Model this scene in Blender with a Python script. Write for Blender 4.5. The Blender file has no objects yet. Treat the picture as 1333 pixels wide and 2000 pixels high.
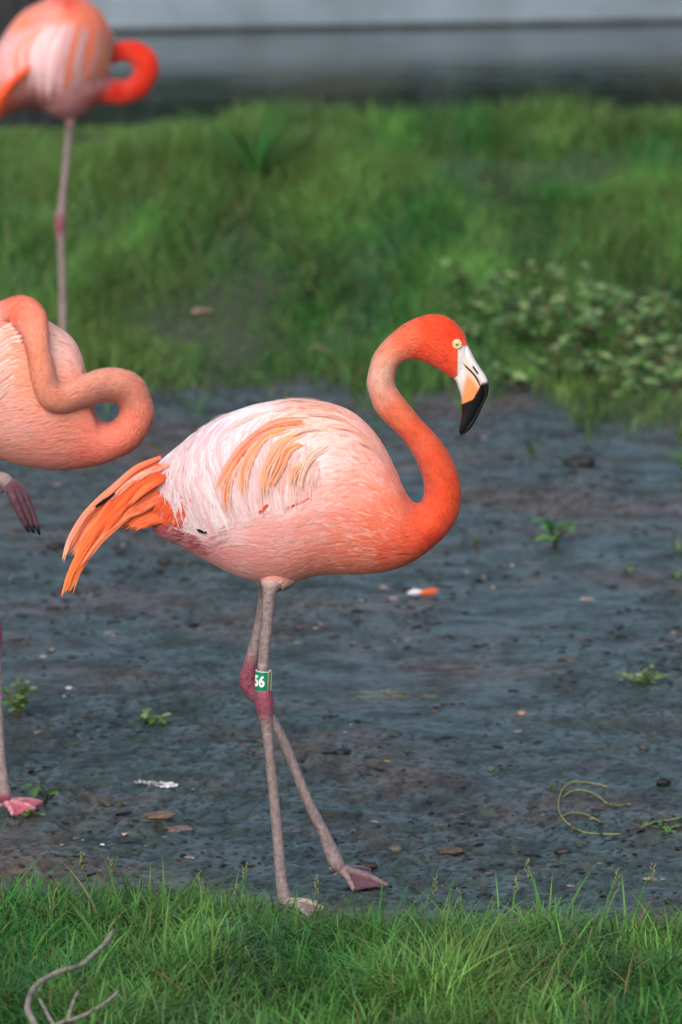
import bpy, bmesh, math, random
import numpy as np
from mathutils import Vector, Matrix
from mathutils.bvhtree import BVHTree

random.seed(7)
RNG = np.random.default_rng(7)
SC = bpy.context.scene
COL = SC.collection

# ------------------------------------------------------------------ camera
PITCH = math.radians(9.5)
F = 12000.0                     # focal length in photograph pixels (photo 1333 x 2000)
CAMY, CAMZ = -12.0, 2.808
cam = bpy.data.cameras.new('camera')
cam_ob = bpy.data.objects.new('camera', cam); COL.objects.link(cam_ob)
cam_ob.location = (0, CAMY, CAMZ)
cam_ob.rotation_euler = (math.pi/2 - PITCH, 0, 0)
cam.sensor_fit = 'VERTICAL'; cam.sensor_height = 36; cam.sensor_width = 24
cam.lens = F/2000*36
cam.clip_start = 0.5; cam.clip_end = 3000
cam.dof.use_dof = True
cam.dof.focus_distance = 12.12
cam.dof.aperture_fstop = 5.2
SC.camera = cam_ob

# ------------------------------------------------------------------ sky, sun, exposure
SUN_EL, SUN_AZ = math.radians(38), math.radians(196)   # azimuth clockwise from +Y
w = bpy.data.worlds.new('World'); SC.world = w; w.use_nodes = True
nt = w.node_tree; nt.nodes.clear()
sky = nt.nodes.new('ShaderNodeTexSky'); sky.sky_type = 'NISHITA'; sky.sun_disc = False
sky.sun_elevation = SUN_EL; sky.sun_rotation = SUN_AZ
sky.air_density = 1.0; sky.dust_density = 3.5; sky.ozone_density = 1.0; sky.altitude = 50
bg = nt.nodes.new('ShaderNodeBackground'); bg.inputs['Strength'].default_value = 0.14
wo = nt.nodes.new('ShaderNodeOutputWorld')
nt.links.new(sky.outputs[0], bg.inputs[0]); nt.links.new(bg.outputs[0], wo.inputs[0])
sun = bpy.data.lights.new('sun', 'SUN'); sun.energy = 1.3; sun.angle = math.radians(50); sun.color = (1.0, .995, .985)
sun_ob = bpy.data.objects.new('sun', sun); COL.objects.link(sun_ob)
sd = Vector((math.sin(SUN_AZ)*math.cos(SUN_EL), math.cos(SUN_AZ)*math.cos(SUN_EL), math.sin(SUN_EL)))
sun_ob.rotation_euler = sd.to_track_quat('Z', 'Y').to_euler(); sun_ob.location = (0, 0, 30)
SC.view_settings.view_transform = 'Standard'; SC.view_settings.look = 'None'
SC.view_settings.gamma = 1; SC.view_settings.use_curve_mapping = False
SC.view_settings.exposure = 0.42
SC.render.engine = 'CYCLES'
SC.cycles.max_bounces = 6

# ------------------------------------------------------------------ helpers
CAM = np.array([0, CAMY, CAMZ])
cp, sp = math.cos(PITCH), math.sin(PITCH)
def ray(px, py):
    dx = (np.asarray(px, float)-666.5)/F; dy = -(np.asarray(py, float)-1000)/F
    return np.stack([dx, cp+dy*sp, -sp+dy*cp], -1)
def P(px, py, Y=0.0):                       # photo pixel -> point on the vertical plane at depth Y
    d = ray(px, py); t = (np.asarray(Y, float)-CAMY)/d[..., 1]
    return CAM+d*t[..., None]
def G(px, py, z=0.0):                       # photo pixel -> point at height z
    d = ray(px, py); t = (z-CAMZ)/d[..., 2]
    return CAM+d*t[..., None]
def GH(px, py, off=0.0):                    # photo pixel -> point on the terrain
    p = G(px, py, 0.0)
    for _ in range(6):
        p = G(px, py, hgt(p[..., 0], p[..., 1])+off)
    return p
def proj(p):
    v = p-CAM
    x = v[..., 0]; f = v[..., 1]*cp-v[..., 2]*sp; u = v[..., 1]*sp+v[..., 2]*cp
    return 666.5+F*x/f, 1000-F*u/f
def mpp(Y):                                 # metres per photo pixel at depth Y
    return (Y-CAMY)/F*1.02

def lin(c):
    c = np.asarray(c, float)/255.0
    return np.where(c <= .04045, c/12.92, ((c+.055)/1.055)**2.4)

PERM = RNG.permutation(512)
GR = RNG.uniform(-1, 1, (512, 2))
def noise(x, y, s=0):
    x = np.asarray(x, float); y = np.asarray(y, float)
    xi = np.floor(x).astype(int); yi = np.floor(y).astype(int); xf = x-xi; yf = y-yi
    def g(i, j):
        h = PERM[(PERM[(xi+i+s*17) & 511]+yi+j) & 511]
        return GR[h, 0]*(xf-i)+GR[h, 1]*(yf-j)
    u = xf*xf*xf*(xf*(xf*6-15)+10); v = yf*yf*yf*(yf*(yf*6-15)+10)
    a = g(0, 0)*(1-u)+g(1, 0)*u; b = g(0, 1)*(1-u)+g(1, 1)*u
    return (a*(1-v)+b*v)*1.6
def fbm(x, y, o=4, s=0):
    r = 0; a = 1; f = 1
    for k in range(o):
        r = r+a*noise(x*f+k*13.7, y*f+k*7.1, s+k); a *= .5; f *= 2.03
    return r
def sst(a, b, x):
    t = np.clip((np.asarray(x, float)-a)/(b-a), 0, 1); return t*t*(3-2*t)

# terrain edges (world metres): front grass edge and rear grass edge as functions of x
def front_edge(x): return 0.06-0.13*sst(-.35, -.12, x)-0.10*sst(-.2, -.1, x)-0.12*sst(-.1, .5, x)-.05*np.exp(-((x-.03)/.11)**2)+0.05*noise(x*4, 3.3, 2)+.03*noise(x*13, 1.3, 4)
def rear_edge(x): return 7.0+0.35*noise(x*1.3, 9.1, 5)+0.3*noise(x*3.1, 2.1, 6)-.55*sst(.45, .9, x)
def hgt(x, y):
    x = np.asarray(x, float); y = np.asarray(y, float)
    mud = sst(-.3, .0, y)*(1-sst(7.2, 8.0, y))*(1-sst(2.5, 4, np.abs(x)))
    n1 = noise(x*1.1, y*.8, 1)*.014
    n2 = noise(x*4.3, y*3.0, 2)*.008
    rg = np.clip(.25+sst(-.25, .45, noise(x*1.2+5, y*.6, 14))+.5*(1-sst(.6, 2.0, y)), 0, 1.2)     # trampled against smeared mud
    xw = x+.022*noise(x*23, y*17, 16); yw = y+.03*noise(x*21+7, y*15, 18)
    p = noise(xw*17, yw*10, 3); n3 = -np.clip(p-.26, 0, .16)*.055*rg
    q = noise(xw*43, yw*27, 4); n4 = (-np.clip(q-.24, 0, .14)*.06+q*.0016)*rg
    q2 = noise(x*75, y*50, 9); n4 = n4-np.clip(q2-.26, 0, .2)*.03*rg
    r = noise(x*9+31, y*6, 7); n5 = np.clip(r-.34, 0, 1)*.03*rg
    z = mud*(n1+n2+n3+n4+n5)
    z = z+.05*(1-sst(-1.1, -.05, y))
    z = z+(1-sst(4, 30, np.abs(x)))*(.24*sst(7.2, 12.0, y))*(1+.10*noise(x*.7, y*.6, 8))
    yk = 21.96+.235*(x-.4)
    basin = sst(12.6, 14.6, y)*(1-sst(.15, .5, y-yk))*(1-sst(13, 16, np.abs(x)))
    z = z-basin*.95
    z = z+.05*fbm(x*.25, y*.25, 3, 11)*sst(24, 40, np.abs(y))
    return z

def mesh_np(name, verts, faces, mat=None, parent=None, smooth=True, vcol=None, attrs=None, loc=None):
    """faces: (n,k) array or list of such arrays"""
    me = bpy.data.meshes.new(name)
    verts = np.asarray(verts, np.float64)
    if loc is not None: verts = verts-np.asarray(loc)
    fl = faces if isinstance(faces, list) else [faces]
    fl = [np.asarray(f, np.int32) for f in fl if len(f)]
    me.vertices.add(len(verts)); me.vertices.foreach_set('co', verts.ravel())
    nl = sum(f.size for f in fl); nf = sum(len(f) for f in fl)
    me.loops.add(nl); me.polygons.add(nf)
    me.loops.foreach_set('vertex_index', np.concatenate([f.ravel() for f in fl]))
    tot = np.concatenate([np.full(len(f), f.shape[1], np.int32) for f in fl])
    st = np.concatenate([[0], np.cumsum(tot)[:-1]]).astype(np.int32)
    me.polygons.foreach_set('loop_start', st); me.polygons.foreach_set('loop_total', tot)
    me.polygons.foreach_set('use_smooth', np.full(nf, smooth))
    me.update(calc_edges=True)
    if vcol is not None:
        a = me.color_attributes.new('Col', 'FLOAT_COLOR', 'POINT')
        c = np.ones((len(verts), 4)); c[:, :3] = vcol
        a.data.foreach_set('color', c.ravel())
    if attrs:
        for k, v in attrs.items():
            a = me.attributes.new(k, 'FLOAT', 'POINT'); a.data.foreach_set('value', np.asarray(v, float))
    ob = bpy.data.objects.new(name, me); COL.objects.link(ob)
    if mat:
        for m in (mat if isinstance(mat, list) else [mat]): me.materials.append(m)
    if parent is not None: ob.parent = parent
    if loc is not None and parent is None: ob.location = loc
    return ob
def tag(o, label=None, cat=None, group=None, kind=None):
    if label: o['label'] = label
    if cat: o['category'] = cat
    if group: o['group'] = group
    if kind: o['kind'] = kind
    return o
def thing(name, label, cat, loc, group=None):
    o = bpy.data.objects.new(name, None); COL.objects.link(o); o.location = loc
    o.empty_display_size = .05
    return tag(o, label, cat, group)
def child(ob, root):                        # parent a world-space mesh, keeping its place
    ob.parent = root; ob.matrix_parent_inverse = Matrix.Translation(root.location).inverted()
    return ob

# ------------------------------------------------------------------ materials
def mat_new(name):
    m = bpy.data.materials.new(name); m.use_nodes = True
    n = m.node_tree; b = n.nodes['Principled BSDF']
    return m, n, b
def N(n, t, **k):
    x = n.nodes.new(t)
    for a, v in k.items(): setattr(x, a, v)
    return x
def noise_node(n, scale, detail=4, rough=.55, vec=None):
    x = N(n, 'ShaderNodeTexNoise'); x.inputs['Scale'].default_value = scale
    x.inputs['Detail'].default_value = detail; x.inputs['Roughness'].default_value = rough
    if vec: n.links.new(vec, x.inputs['Vector'])
    return x
def ramp(n, src, stops):
    r = N(n, 'ShaderNodeValToRGB'); e = r.color_ramp.elements
    while len(e) < len(stops): e.new(.5)
    for q, (p, c) in zip(e, stops):
        q.position = p; q.color = (*c, 1) if hasattr(c, '__len__') else (c, c, c, 1)
    n.links.new(src, r.inputs[0]); return r
def mixc(n, fac, a, b, mode='MIX'):
    m = N(n, 'ShaderNodeMix', data_type='RGBA', blend_type=mode)
    for s, v in ((m.inputs[0], fac), (m.inputs[6], a), (m.inputs[7], b)):
        if hasattr(v, 'links') or hasattr(v, 'is_linked'): n.links.new(v, s)
        elif isinstance(v, (int, float)): s.default_value = v
        else: s.default_value = (*v, 1)
    return m.outputs[2]
def bump(n, b, src, strength, dist, prev=None):
    x = N(n, 'ShaderNodeBump'); x.inputs['Strength'].default_value = strength; x.inputs['Distance'].default_value = dist
    n.links.new(src, x.inputs['Height'])
    if prev: n.links.new(prev, x.inputs['Normal'])
    if b: n.links.new(x.outputs[0], b.inputs['Normal'])
    return x.outputs[0]
def vcol_mat(name, rough=.7, spec=.3, sheen=0., trans=0., noise_amt=.12, nscale=90, bumps=None, coat=0, sub=0):
    m, n, b = mat_new(name)
    a = N(n, 'ShaderNodeVertexColor', layer_name='Col')
    tc = N(n, 'ShaderNodeTexCoord')
    nz = noise_node(n, nscale, 4, .6, tc.outputs['Object'])
    r = ramp(n, nz.outputs['Fac'], [(.3, 1-noise_amt*1.6), (.7, 1+noise_amt*.6)])
    c = mixc(n, 1.0, a.outputs['Color'], r.outputs[0], 'MULTIPLY')
    n.links.new(c, b.inputs['Base Color'])
    b.inputs['Roughness'].default_value = rough; b.inputs['Specular IOR Level'].default_value = spec
    b.inputs['Sheen Weight'].default_value = sheen; b.inputs['Sheen Roughness'].default_value = .5
    b.inputs['Coat Weight'].default_value = coat
    if sub:
        b.inputs['Subsurface Weight'].default_value = sub; b.inputs['Subsurface Radius'].default_value = (.006, .003, .002)
        b.inputs['Subsurface Scale'].default_value = 1.0
    if bumps:
        bn = noise_node(n, bumps[0], 5, .6, tc.outputs['Object'])
        bump(n, b, bn.outputs['Fac'], bumps[1], bumps[2])
    if trans:
        t = N(n, 'ShaderNodeBsdfTranslucent'); n.links.new(c, t.inputs['Color'])
        ms = N(n, 'ShaderNodeMixShader'); ms.inputs[0].default_value = trans
        out = n.nodes['Material Output']
        n.links.new(b.outputs[0], ms.inputs[1]); n.links.new(t.outputs[0], ms.inputs[2]); n.links.new(ms.outputs[0], out.inputs[0])
    return m
M = {}
M['plumage'] = vcol_mat('plumage', .75, .15, .25, .18, .05, 160)
M['skinplum'] = vcol_mat('plumage_down', .8, .12, .25, 0, .08, 120, (260, .5, .004))
M['leg'] = vcol_mat('leg_skin', .5, .4, 0, 0, .28, 130, (230, .7, .003))
M['bill'] = vcol_mat('bill_horn', .34, .5, 0, 0, .06, 140, (120, .12, .002), 0.15)
M['eye'] = vcol_mat('eye_wet', .12, .6, 0, 0, .02, 100, None, .6)
M['band'] = vcol_mat('band_plastic', .35, .5, 0, 0, .06, 120)
M['grass'] = vcol_mat('grass_blade', .5, .3, 0, .3, .12, 40)
M['leaf'] = vcol_mat('leaf_blade', .45, .35, 0, .25, .2, 120)
M['stem'] = vcol_mat('stem_bark', .65, .3, 0, 0, .2, 180)
M['twig'] = vcol_mat('twig_bark', .7, .25, 0, 0, .28, 70, (140, .5, .003))
M['stone'] = vcol_mat('stone_rough', .5, .4, 0, 0, .35, 60, (90, .6, .004))

def mud_material(name, wet=True):
    m, n, b = mat_new(name)
    tc = N(n, 'ShaderNodeTexCoord'); V = tc.outputs['Object']
    n1 = noise_node(n, 1.15, 7, .68, V); n2 = noise_node(n, 6.5, 6, .65, V); n3 = noise_node(n, 34, 5, .7, V); n4 = noise_node(n, 130, 3, .6, V)
    blue, dark, brown, tan = (.043, .067, .058), (.008, .010, .0095), (.086, .066, .049), (.17, .125, .10)
    f1 = ramp(n, n1.outputs['Fac'], [(.47, 0.), (.60, 1.)])
    c = mixc(n, f1.outputs[0], blue, brown)
    f2 = ramp(n, n2.outputs['Fac'], [(.40, 1.), (.50, 0.)])
    c = mixc(n, mixc(n, 1., f2.outputs[0], (.5,)*3, 'MULTIPLY'), c, dark)
    f2b = ramp(n, n2.outputs['Fac'], [(.60, 0.), (.74, 1.)])
    c = mixc(n, mixc(n, 1., f2b.outputs[0], (.55,)*3, 'MULTIPLY'), c, brown)
    f3 = ramp(n, n3.outputs['Fac'], [(.36, .42), (.54, 1.15)])
    c = mixc(n, 1., c, f3.outputs[0], 'MULTIPLY')
    f4 = ramp(n, n4.outputs['Fac'], [(.66, 0.), (.76, .5)])
    c = mixc(n, f4.outputs[0], c, tan)
    # soil under grass
    at = N(n, 'ShaderNodeAttribute', attribute_name='turf')
    c = mixc(n, at.outputs['Fac'], c, (.050, .052, .032))
    n.links.new(c, b.inputs['Base Color'])
    rr = ramp(n, n2.outputs['Fac'], [(.40, .64), (.60, .32)])
    rm = N(n, 'ShaderNodeMath', operation='MAXIMUM'); n.links.new(rr.outputs[0], rm.inputs[0]); n.links.new(at.outputs['Fac'], rm.inputs[1])
    n.links.new(rm.outputs[0], b.inputs['Roughness'])
    b.inputs['Specular IOR Level'].default_value = .5
    p = bump(n, None, n3.outputs['Fac'], .6, .009)
    bump(n, b, n4.outputs['Fac'], .45, .003, p)
    return m
M['mud'] = mud_material('wet_mud')

def simple(name, col, rough=.6, nscale=8, amt=.25, bumps=None, spec=.3):
    m, n, b = mat_new(name); tc = N(n, 'ShaderNodeTexCoord')
    nz = noise_node(n, nscale, 6, .6, tc.outputs['Object'])
    r = ramp(n, nz.outputs['Fac'], [(.3, tuple(np.array(col)*(1-amt))), (.7, tuple(np.array(col)*(1+amt)))])
    n.links.new(r.outputs[0], b.inputs['Base Color']); b.inputs['Roughness'].default_value = rough
    b.inputs['Specular IOR Level'].default_value = spec
    if bumps: 
        bn = noise_node(n, bumps[0], 5, .6, tc.outputs['Object']); bump(n, b, bn.outputs['Fac'], bumps[1], bumps[2])
    return m
M['concrete'] = simple('pale_concrete', (.18, .23, .27), .75, 1.5, .28, (20, .3, .01))
M['old_concrete'] = simple('weathered_concrete', (.13, .15, .165), .8, 3, .3)
M['timber'] = simple('dark_timber', (.025, .027, .03), .8, 6, .4, (30, .5, .01))
M['dropping'] = simple('chalky_white', (.72, .74, .76), .8, 60, .15)
M['algae'] = simple('brown_algae', (.075, .068, .022), .28, 40, .5, (60, .4, .004), .5)
mw, n, b = mat_new('pond_water')
b.inputs['Base Color'].default_value = (.02, .028, .026, 1); b.inputs['Roughness'].default_value = .07; b.inputs['IOR'].default_value = 1.33
tc = N(n, 'ShaderNodeTexCoord'); mp = N(n, 'ShaderNodeMapping'); mp.inputs['Scale'].default_value = (1.0, 2.2, 1)
n.links.new(tc.outputs['Object'], mp.inputs[0]); nz = noise_node(n, 2.2, 4, .5, mp.outputs[0]); bump(n, b, nz.outputs['Fac'], .10, .06)
M['water'] = mw

# ------------------------------------------------------------------ ground (one sheet to the horizon)
def spaced(lo, hi, step, far, n=26):
    a = np.arange(lo, hi+1e-6, step)
    g = np.geomspace(1, (far)/step, n)*step
    return np.concatenate([(lo-np.cumsum(np.diff(np.concatenate([[0], g]))))[::-1], a, hi+np.cumsum(np.diff(np.concatenate([[0], g])))])
gx = spaced(-1.25, 1.25, .0066, 700); gy1 = spaced(-1.4, 2.6, .0075, 700)
gy = np.concatenate([gy1[gy1 <= 2.6], np.arange(2.61, 8.2, .013), np.arange(8.25, 24, .09), 24+np.geomspace(.1, 900, 24)])
XX, YY = np.meshgrid(gx, gy)
ZZ = hgt(XX, YY)
nx, ny = len(gx), len(gy)
idx = np.arange(nx*ny).reshape(ny, nx)
gf = np.stack([idx[:-1, :-1], idx[:-1, 1:], idx[1:, 1:], idx[1:, :-1]], -1).reshape(-1, 4)
turf = np.maximum(1-sst(-.06, .05, YY-front_edge(XX)), sst(-.1, .35, YY-rear_edge(XX)))
turf = np.maximum(turf, sst(2.6, 4, np.abs(XX)))
ground = mesh_np('ground', np.stack([XX, YY, ZZ], -1).reshape(-1, 3), gf, M['mud'], attrs={'turf': turf.ravel()})
tag(ground, 'dark wet blue-grey mud flat with brown patches', 'ground', kind='structure')
# pond water
wz = -.15
water = mesh_np('water', [(-15, 12.4, wz), (15, 12.4, wz), (15, 26.2, wz), (-15, 19.2, wz)], np.array([[0, 1, 2, 3]]), M['water'])
tag(water, 'still grey pond water behind the grass bank', 'water', kind='structure')

# ------------------------------------------------------------------ generic shapes
def catmull(pts, m, closed=False):
    pts = np.asarray(pts, float)
    d = np.linalg.norm(np.diff(pts[:, :min(4, pts.shape[1])], axis=0), axis=1)**.5; d = np.maximum(d, 1e-6)
    t = np.concatenate([[0], np.cumsum(d)])
    # tangents (non-uniform)
    tg = np.zeros_like(pts)
    for i in range(len(pts)):
        if i == 0: tg[i] = (pts[1]-pts[0])/(t[1]-t[0])
        elif i == len(pts)-1: tg[i] = (pts[-1]-pts[-2])/(t[-1]-t[-2])
        else:
            a = (pts[i]-pts[i-1])/(t[i]-t[i-1]); c = (pts[i+1]-pts[i])/(t[i+1]-t[i])
            w0 = t[i+1]-t[i]; w1 = t[i]-t[i-1]; tg[i] = (a*w0+c*w1)/(w0+w1)
    s = np.linspace(0, t[-1], m); k = np.clip(np.searchsorted(t, s, 'right')-1, 0, len(pts)-2)
    h = (t[k+1]-t[k])[:, None]; u = ((s-t[k])/(t[k+1]-t[k]))[:, None]
    return ((2*u**3-3*u**2+1)*pts[k]+(u**3-2*u**2+u)*h*tg[k]+(-2*u**3+3*u**2)*pts[k+1]+(u**3-u**2)*h*tg[k+1])

def grid_faces(n, m, off=0, close=True):
    i = np.arange(n-1)[:, None]; j = np.arange(m if close else m-1)[None, :]
    j2 = (j+1) % m
    return np.stack([i*m+j, i*m+j2, (i+1)*m+j2, (i+1)*m+j], -1).reshape(-1, 4)+off

def sweep_px(st, Y0, rings, seg, expo=2.0):
    """st rows: Tx,Ty,Bx,By,halfwidth_px,dy -> ring grid (rings,seg,3)"""
    s = catmull(np.asarray(st, float), rings)
    Y = Y0+s[:, 5]
    T = P(s[:, 0], s[:, 1], Y); B = P(s[:, 2], s[:, 3], Y)
    C = (T+B)/2; a = (T-B)/2
    th = np.linspace(0, 2*math.pi, seg, endpoint=False)
    cs, sn = np.cos(th), np.sin(th)
    e = 2/expo
    cs = np.sign(cs)*np.abs(cs)**e; sn = np.sign(sn)*np.abs(sn)**e
    lat = s[:, 4]*mpp(Y)
    g = C[:, None]+a[:, None]*cs[None, :, None]
    g[..., 1] -= lat[:, None]*sn[None]          # theta in (0,pi) is the side towards the camera
    return g
def tube(pts, rad, seg=10, flat=None):
    pts = np.asarray(pts, float); n = len(pts); rad = np.broadcast_to(rad, (n,)).astype(float)
    tg = np.gradient(pts, axis=0); tg /= np.linalg.norm(tg, axis=1)[:, None]+1e-12
    up = np.array([0, 1., 0]) if abs(tg[0, 1]) < .9 else np.array([1., 0, 0])
    out = np.zeros((n, seg, 3)); th = np.linspace(0, 2*math.pi, seg, endpoint=False)
    u = up
    for i in range(n):
        u = u-tg[i]*np.dot(u, tg[i]); u /= np.linalg.norm(u); v = np.cross(tg[i], u)
        out[i] = pts[i]+rad[i]*(np.cos(th)[:, None]*u+np.sin(th)[:, None]*v)
    return out
class MB:
    def __init__(s): s.v = []; s.f = {3: [], 4: []}; s.c = []; s.n = 0; s.nr = []
    def add(s, v, f, c, nr=None):
        v = np.asarray(v, float).reshape(-1, 3); f = np.asarray(f, int)
        if nr is not None:                   # wind every face to agree with the plumage normals
            nr = np.asarray(nr, float).reshape(-1, 3); nr = nr/(np.linalg.norm(nr, axis=1)[:, None]+1e-12); s.nr.append(nr)
            fn = np.cross(v[f[:, 2]]-v[f[:, 0]], v[f[:, 3]]-v[f[:, 1]]); bad = (fn*nr[f].mean(1)).sum(1) < 0; f = f.copy(); f[bad] = f[bad][:, ::-1]
        s.v.append(v); s.f[f.shape[1]].append(f+s.n)
        c = np.asarray(c, float); s.c.append(np.broadcast_to(c, v.shape) if c.ndim < 2 else c.reshape(-1, 3)); s.n += len(v)
    def grid(s, g, c, close=True, caps=True, nr=None):
        n, m = g.shape[:2]; base = s.n
        cc = np.asarray(c, float)
        s.add(g, grid_faces(n, m, 0, close), cc if cc.ndim < 2 else cc.reshape(-1, 3), nr)
        if close and caps:
            for r in (0, n-1):
                ctr = g[r].mean(0); j = np.arange(m); col = cc if cc.ndim < 2 else cc.reshape(n, m, 3)[r].mean(0)
                k = s.n; s.add(ctr[None], np.zeros((0, 3), int), col)
                a, b2 = base+r*m+j, base+r*m+(j+1) % m
                tri = np.stack([b2, a, np.full(m, k)] if r == 0 else [a, b2, np.full(m, k)], -1)
                s.f[3].append(tri)
    def build(s, name, mat, parent=None, smooth=True):
        fl = [np.concatenate(s.f[k]) for k in (3, 4) if s.f[k] and sum(len(q) for q in s.f[k])]
        ob = mesh_np(name, np.concatenate(s.v), fl, mat, None, smooth, np.concatenate(s.c))
        if s.nr: ob.data.normals_split_custom_set_from_vertices(np.concatenate(s.nr).tolist())
        if parent is not None: child(ob, parent)
        return ob
    def tris(s):
        out = []
        for k in (3, 4):
            for q in s.f[k]:
                for f in q: out.append(tuple(int(x) for x in f))
        return out

def field(ctrl, p=3.0, soft=14.0):
    pts = np.array([c[:2] for c in ctrl], float); cols = lin(np.array([c[2] for c in ctrl]))
    def f(px, py):
        px = np.asarray(px, float); sh = px.shape; q = np.stack([px.ravel(), np.asarray(py, float).ravel()], -1)
        d = np.sqrt(((q[:, None]-pts[None])**2).sum(-1)+soft**2)
        wgt = d**-p; wgt /= wgt.sum(1)[:, None]
        return (wgt@cols).reshape(*sh, 3)
    return f

# ------------------------------------------------------------------ feathers that follow a swept surface
def grid_normals(g):
    du = np.gradient(g, axis=0); dv = (np.roll(g, -1, 1)-np.roll(g, 1, 1))/2
    nn = np.cross(dv, du); nn /= np.linalg.norm(nn, axis=-1)[..., None]+1e-12
    c = g.mean(1, keepdims=True)
    s = np.sign(((g-c)*nn).sum(-1)); s[s == 0] = 1
    sg = np.sign(np.median(s)); return nn*sg, du, dv
def sample_grid(g, i, j):
    n, m = g.shape[:2]; i = np.clip(i, 0, n-1.001); i0 = i.astype(int); fi = (i-i0)[:, None]
    j = np.mod(j, m); j0 = j.astype(int) % m; fj = (j-np.floor(j))[:, None]; j1 = (j0+1) % m
    return (g[i0, j0]*(1-fi)*(1-fj)+g[i0+1, j0]*fi*(1-fj)+g[i0, j1]*(1-fi)*fj+g[i0+1, j1]*fi*fj)
def coverts(mb, g, cnt, i_rng, L, W, colf, rng, down=.3, lift=.004, K=5, jit=.1, streak=None, keep=None, curl=.3):
    nn, du, dv = grid_normals(g); n, m = g.shape[:2]
    area = np.linalg.norm(np.cross(du, dv), axis=-1); ii = np.arange(n)
    area[(ii < i_rng[0]) | (ii >= i_rng[1])] = 0
    pr = (area/area.sum()).ravel(); k = rng.choice(n*m, cnt, p=pr)
    i = k//m+rng.uniform(-.5, .5, cnt); j = k % m+rng.uniform(-.5, .5, cnt)
    if keep is not None:
        p = sample_grid(g, i, j); qx, qy = proj(p); ok = keep(qx, qy); i, j = i[ok], j[ok]; cnt = len(i)
    px, py = proj(sample_grid(g, i, j))
    col = colf(px, py)
    tone = rng.normal(0, jit, (cnt, 1))
    col = col*(1+tone)
    if streak is not None: col = streak(px, py, col, rng)
    Ls = (L(px, py) if callable(L) else np.full(cnt, L))*rng.uniform(.7, 1.25, cnt)
    Ws = (W(px, py) if callable(W) else np.full(cnt, W))*rng.uniform(.7, 1.3, cnt)
    dn = (down(px, py) if callable(down) else np.full(cnt, down))+rng.normal(0, .12, cnt)
    th = j/m*2*math.pi; sgn = np.where(np.sin(th) > 0, 1., -1.)     # towards B from both sides
    dwn = dn*np.abs(np.sin(th))**.5*sgn
    prof = np.interp(np.linspace(0, 1, K), [0, .15, .45, .75, 1], [.45, .85, 1, .72, .08])
    V = np.zeros((cnt, K, 3, 3)); NR = np.zeros((cnt, K, 3, 3))
    for q in range(K):
        p = sample_grid(g, i, j); nv = sample_grid(nn, i, j); a = sample_grid(du, i, j); b2 = sample_grid(dv, i, j)
        la = np.linalg.norm(a, axis=1); lb = np.linalg.norm(b2, axis=1)
        ta = -a/(la[:, None]+1e-9); tb = b2/(lb[:, None]+1e-9)
        d = ta*np.cos(dwn)[:, None]+tb*np.sin(dwn)[:, None]
        side = np.cross(nv, d); t = q/(K-1)
        off = .0012+lift*(t**1.5)*rng.uniform(.6, 1.2, cnt) if q else np.full(cnt, .0002)
        ctr = p+nv*off[:, None]
        V[:, q, 1] = ctr+nv*(Ws*.10*prof[q])[:, None]
        for z_, e_ in ((0, -.28), (1, 0), (2, .28)): NR[:, q, z_] = nv+side*e_+d*.10
        V[:, q, 0] = ctr-side*(Ws*.5*prof[q])[:, None]; V[:, q, 2] = ctr+side*(Ws*.5*prof[q])[:, None]
        st = Ls/(K-1)
        i = np.clip(i-np.cos(dwn)*st/(la+1e-6), 0, n-1.01); j = j+np.sin(dwn)*st/(lb+1e-6)
        dwn = dwn+curl*sgn*dn/(K-1)
    base = (np.arange(cnt)*K*3)[:, None]
    loc = np.array([[q*3+s, q*3+s+1, q*3+s+4, q*3+s+3] for q in range(K-1) for s in (0, 1)])
    f = (base[:, :, None]+loc[None]).reshape(-1, 4)
    shade = np.interp(np.linspace(0, 1, K), [0, 1], [.97, 1.05])
    C = np.clip(col[:, None, None]*shade[None, :, None, None], 0, .95)+np.zeros((1, K, 3, 1))
    mb.add(V.reshape(-1, 3), f, C.reshape(-1, 3), NR)

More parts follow.
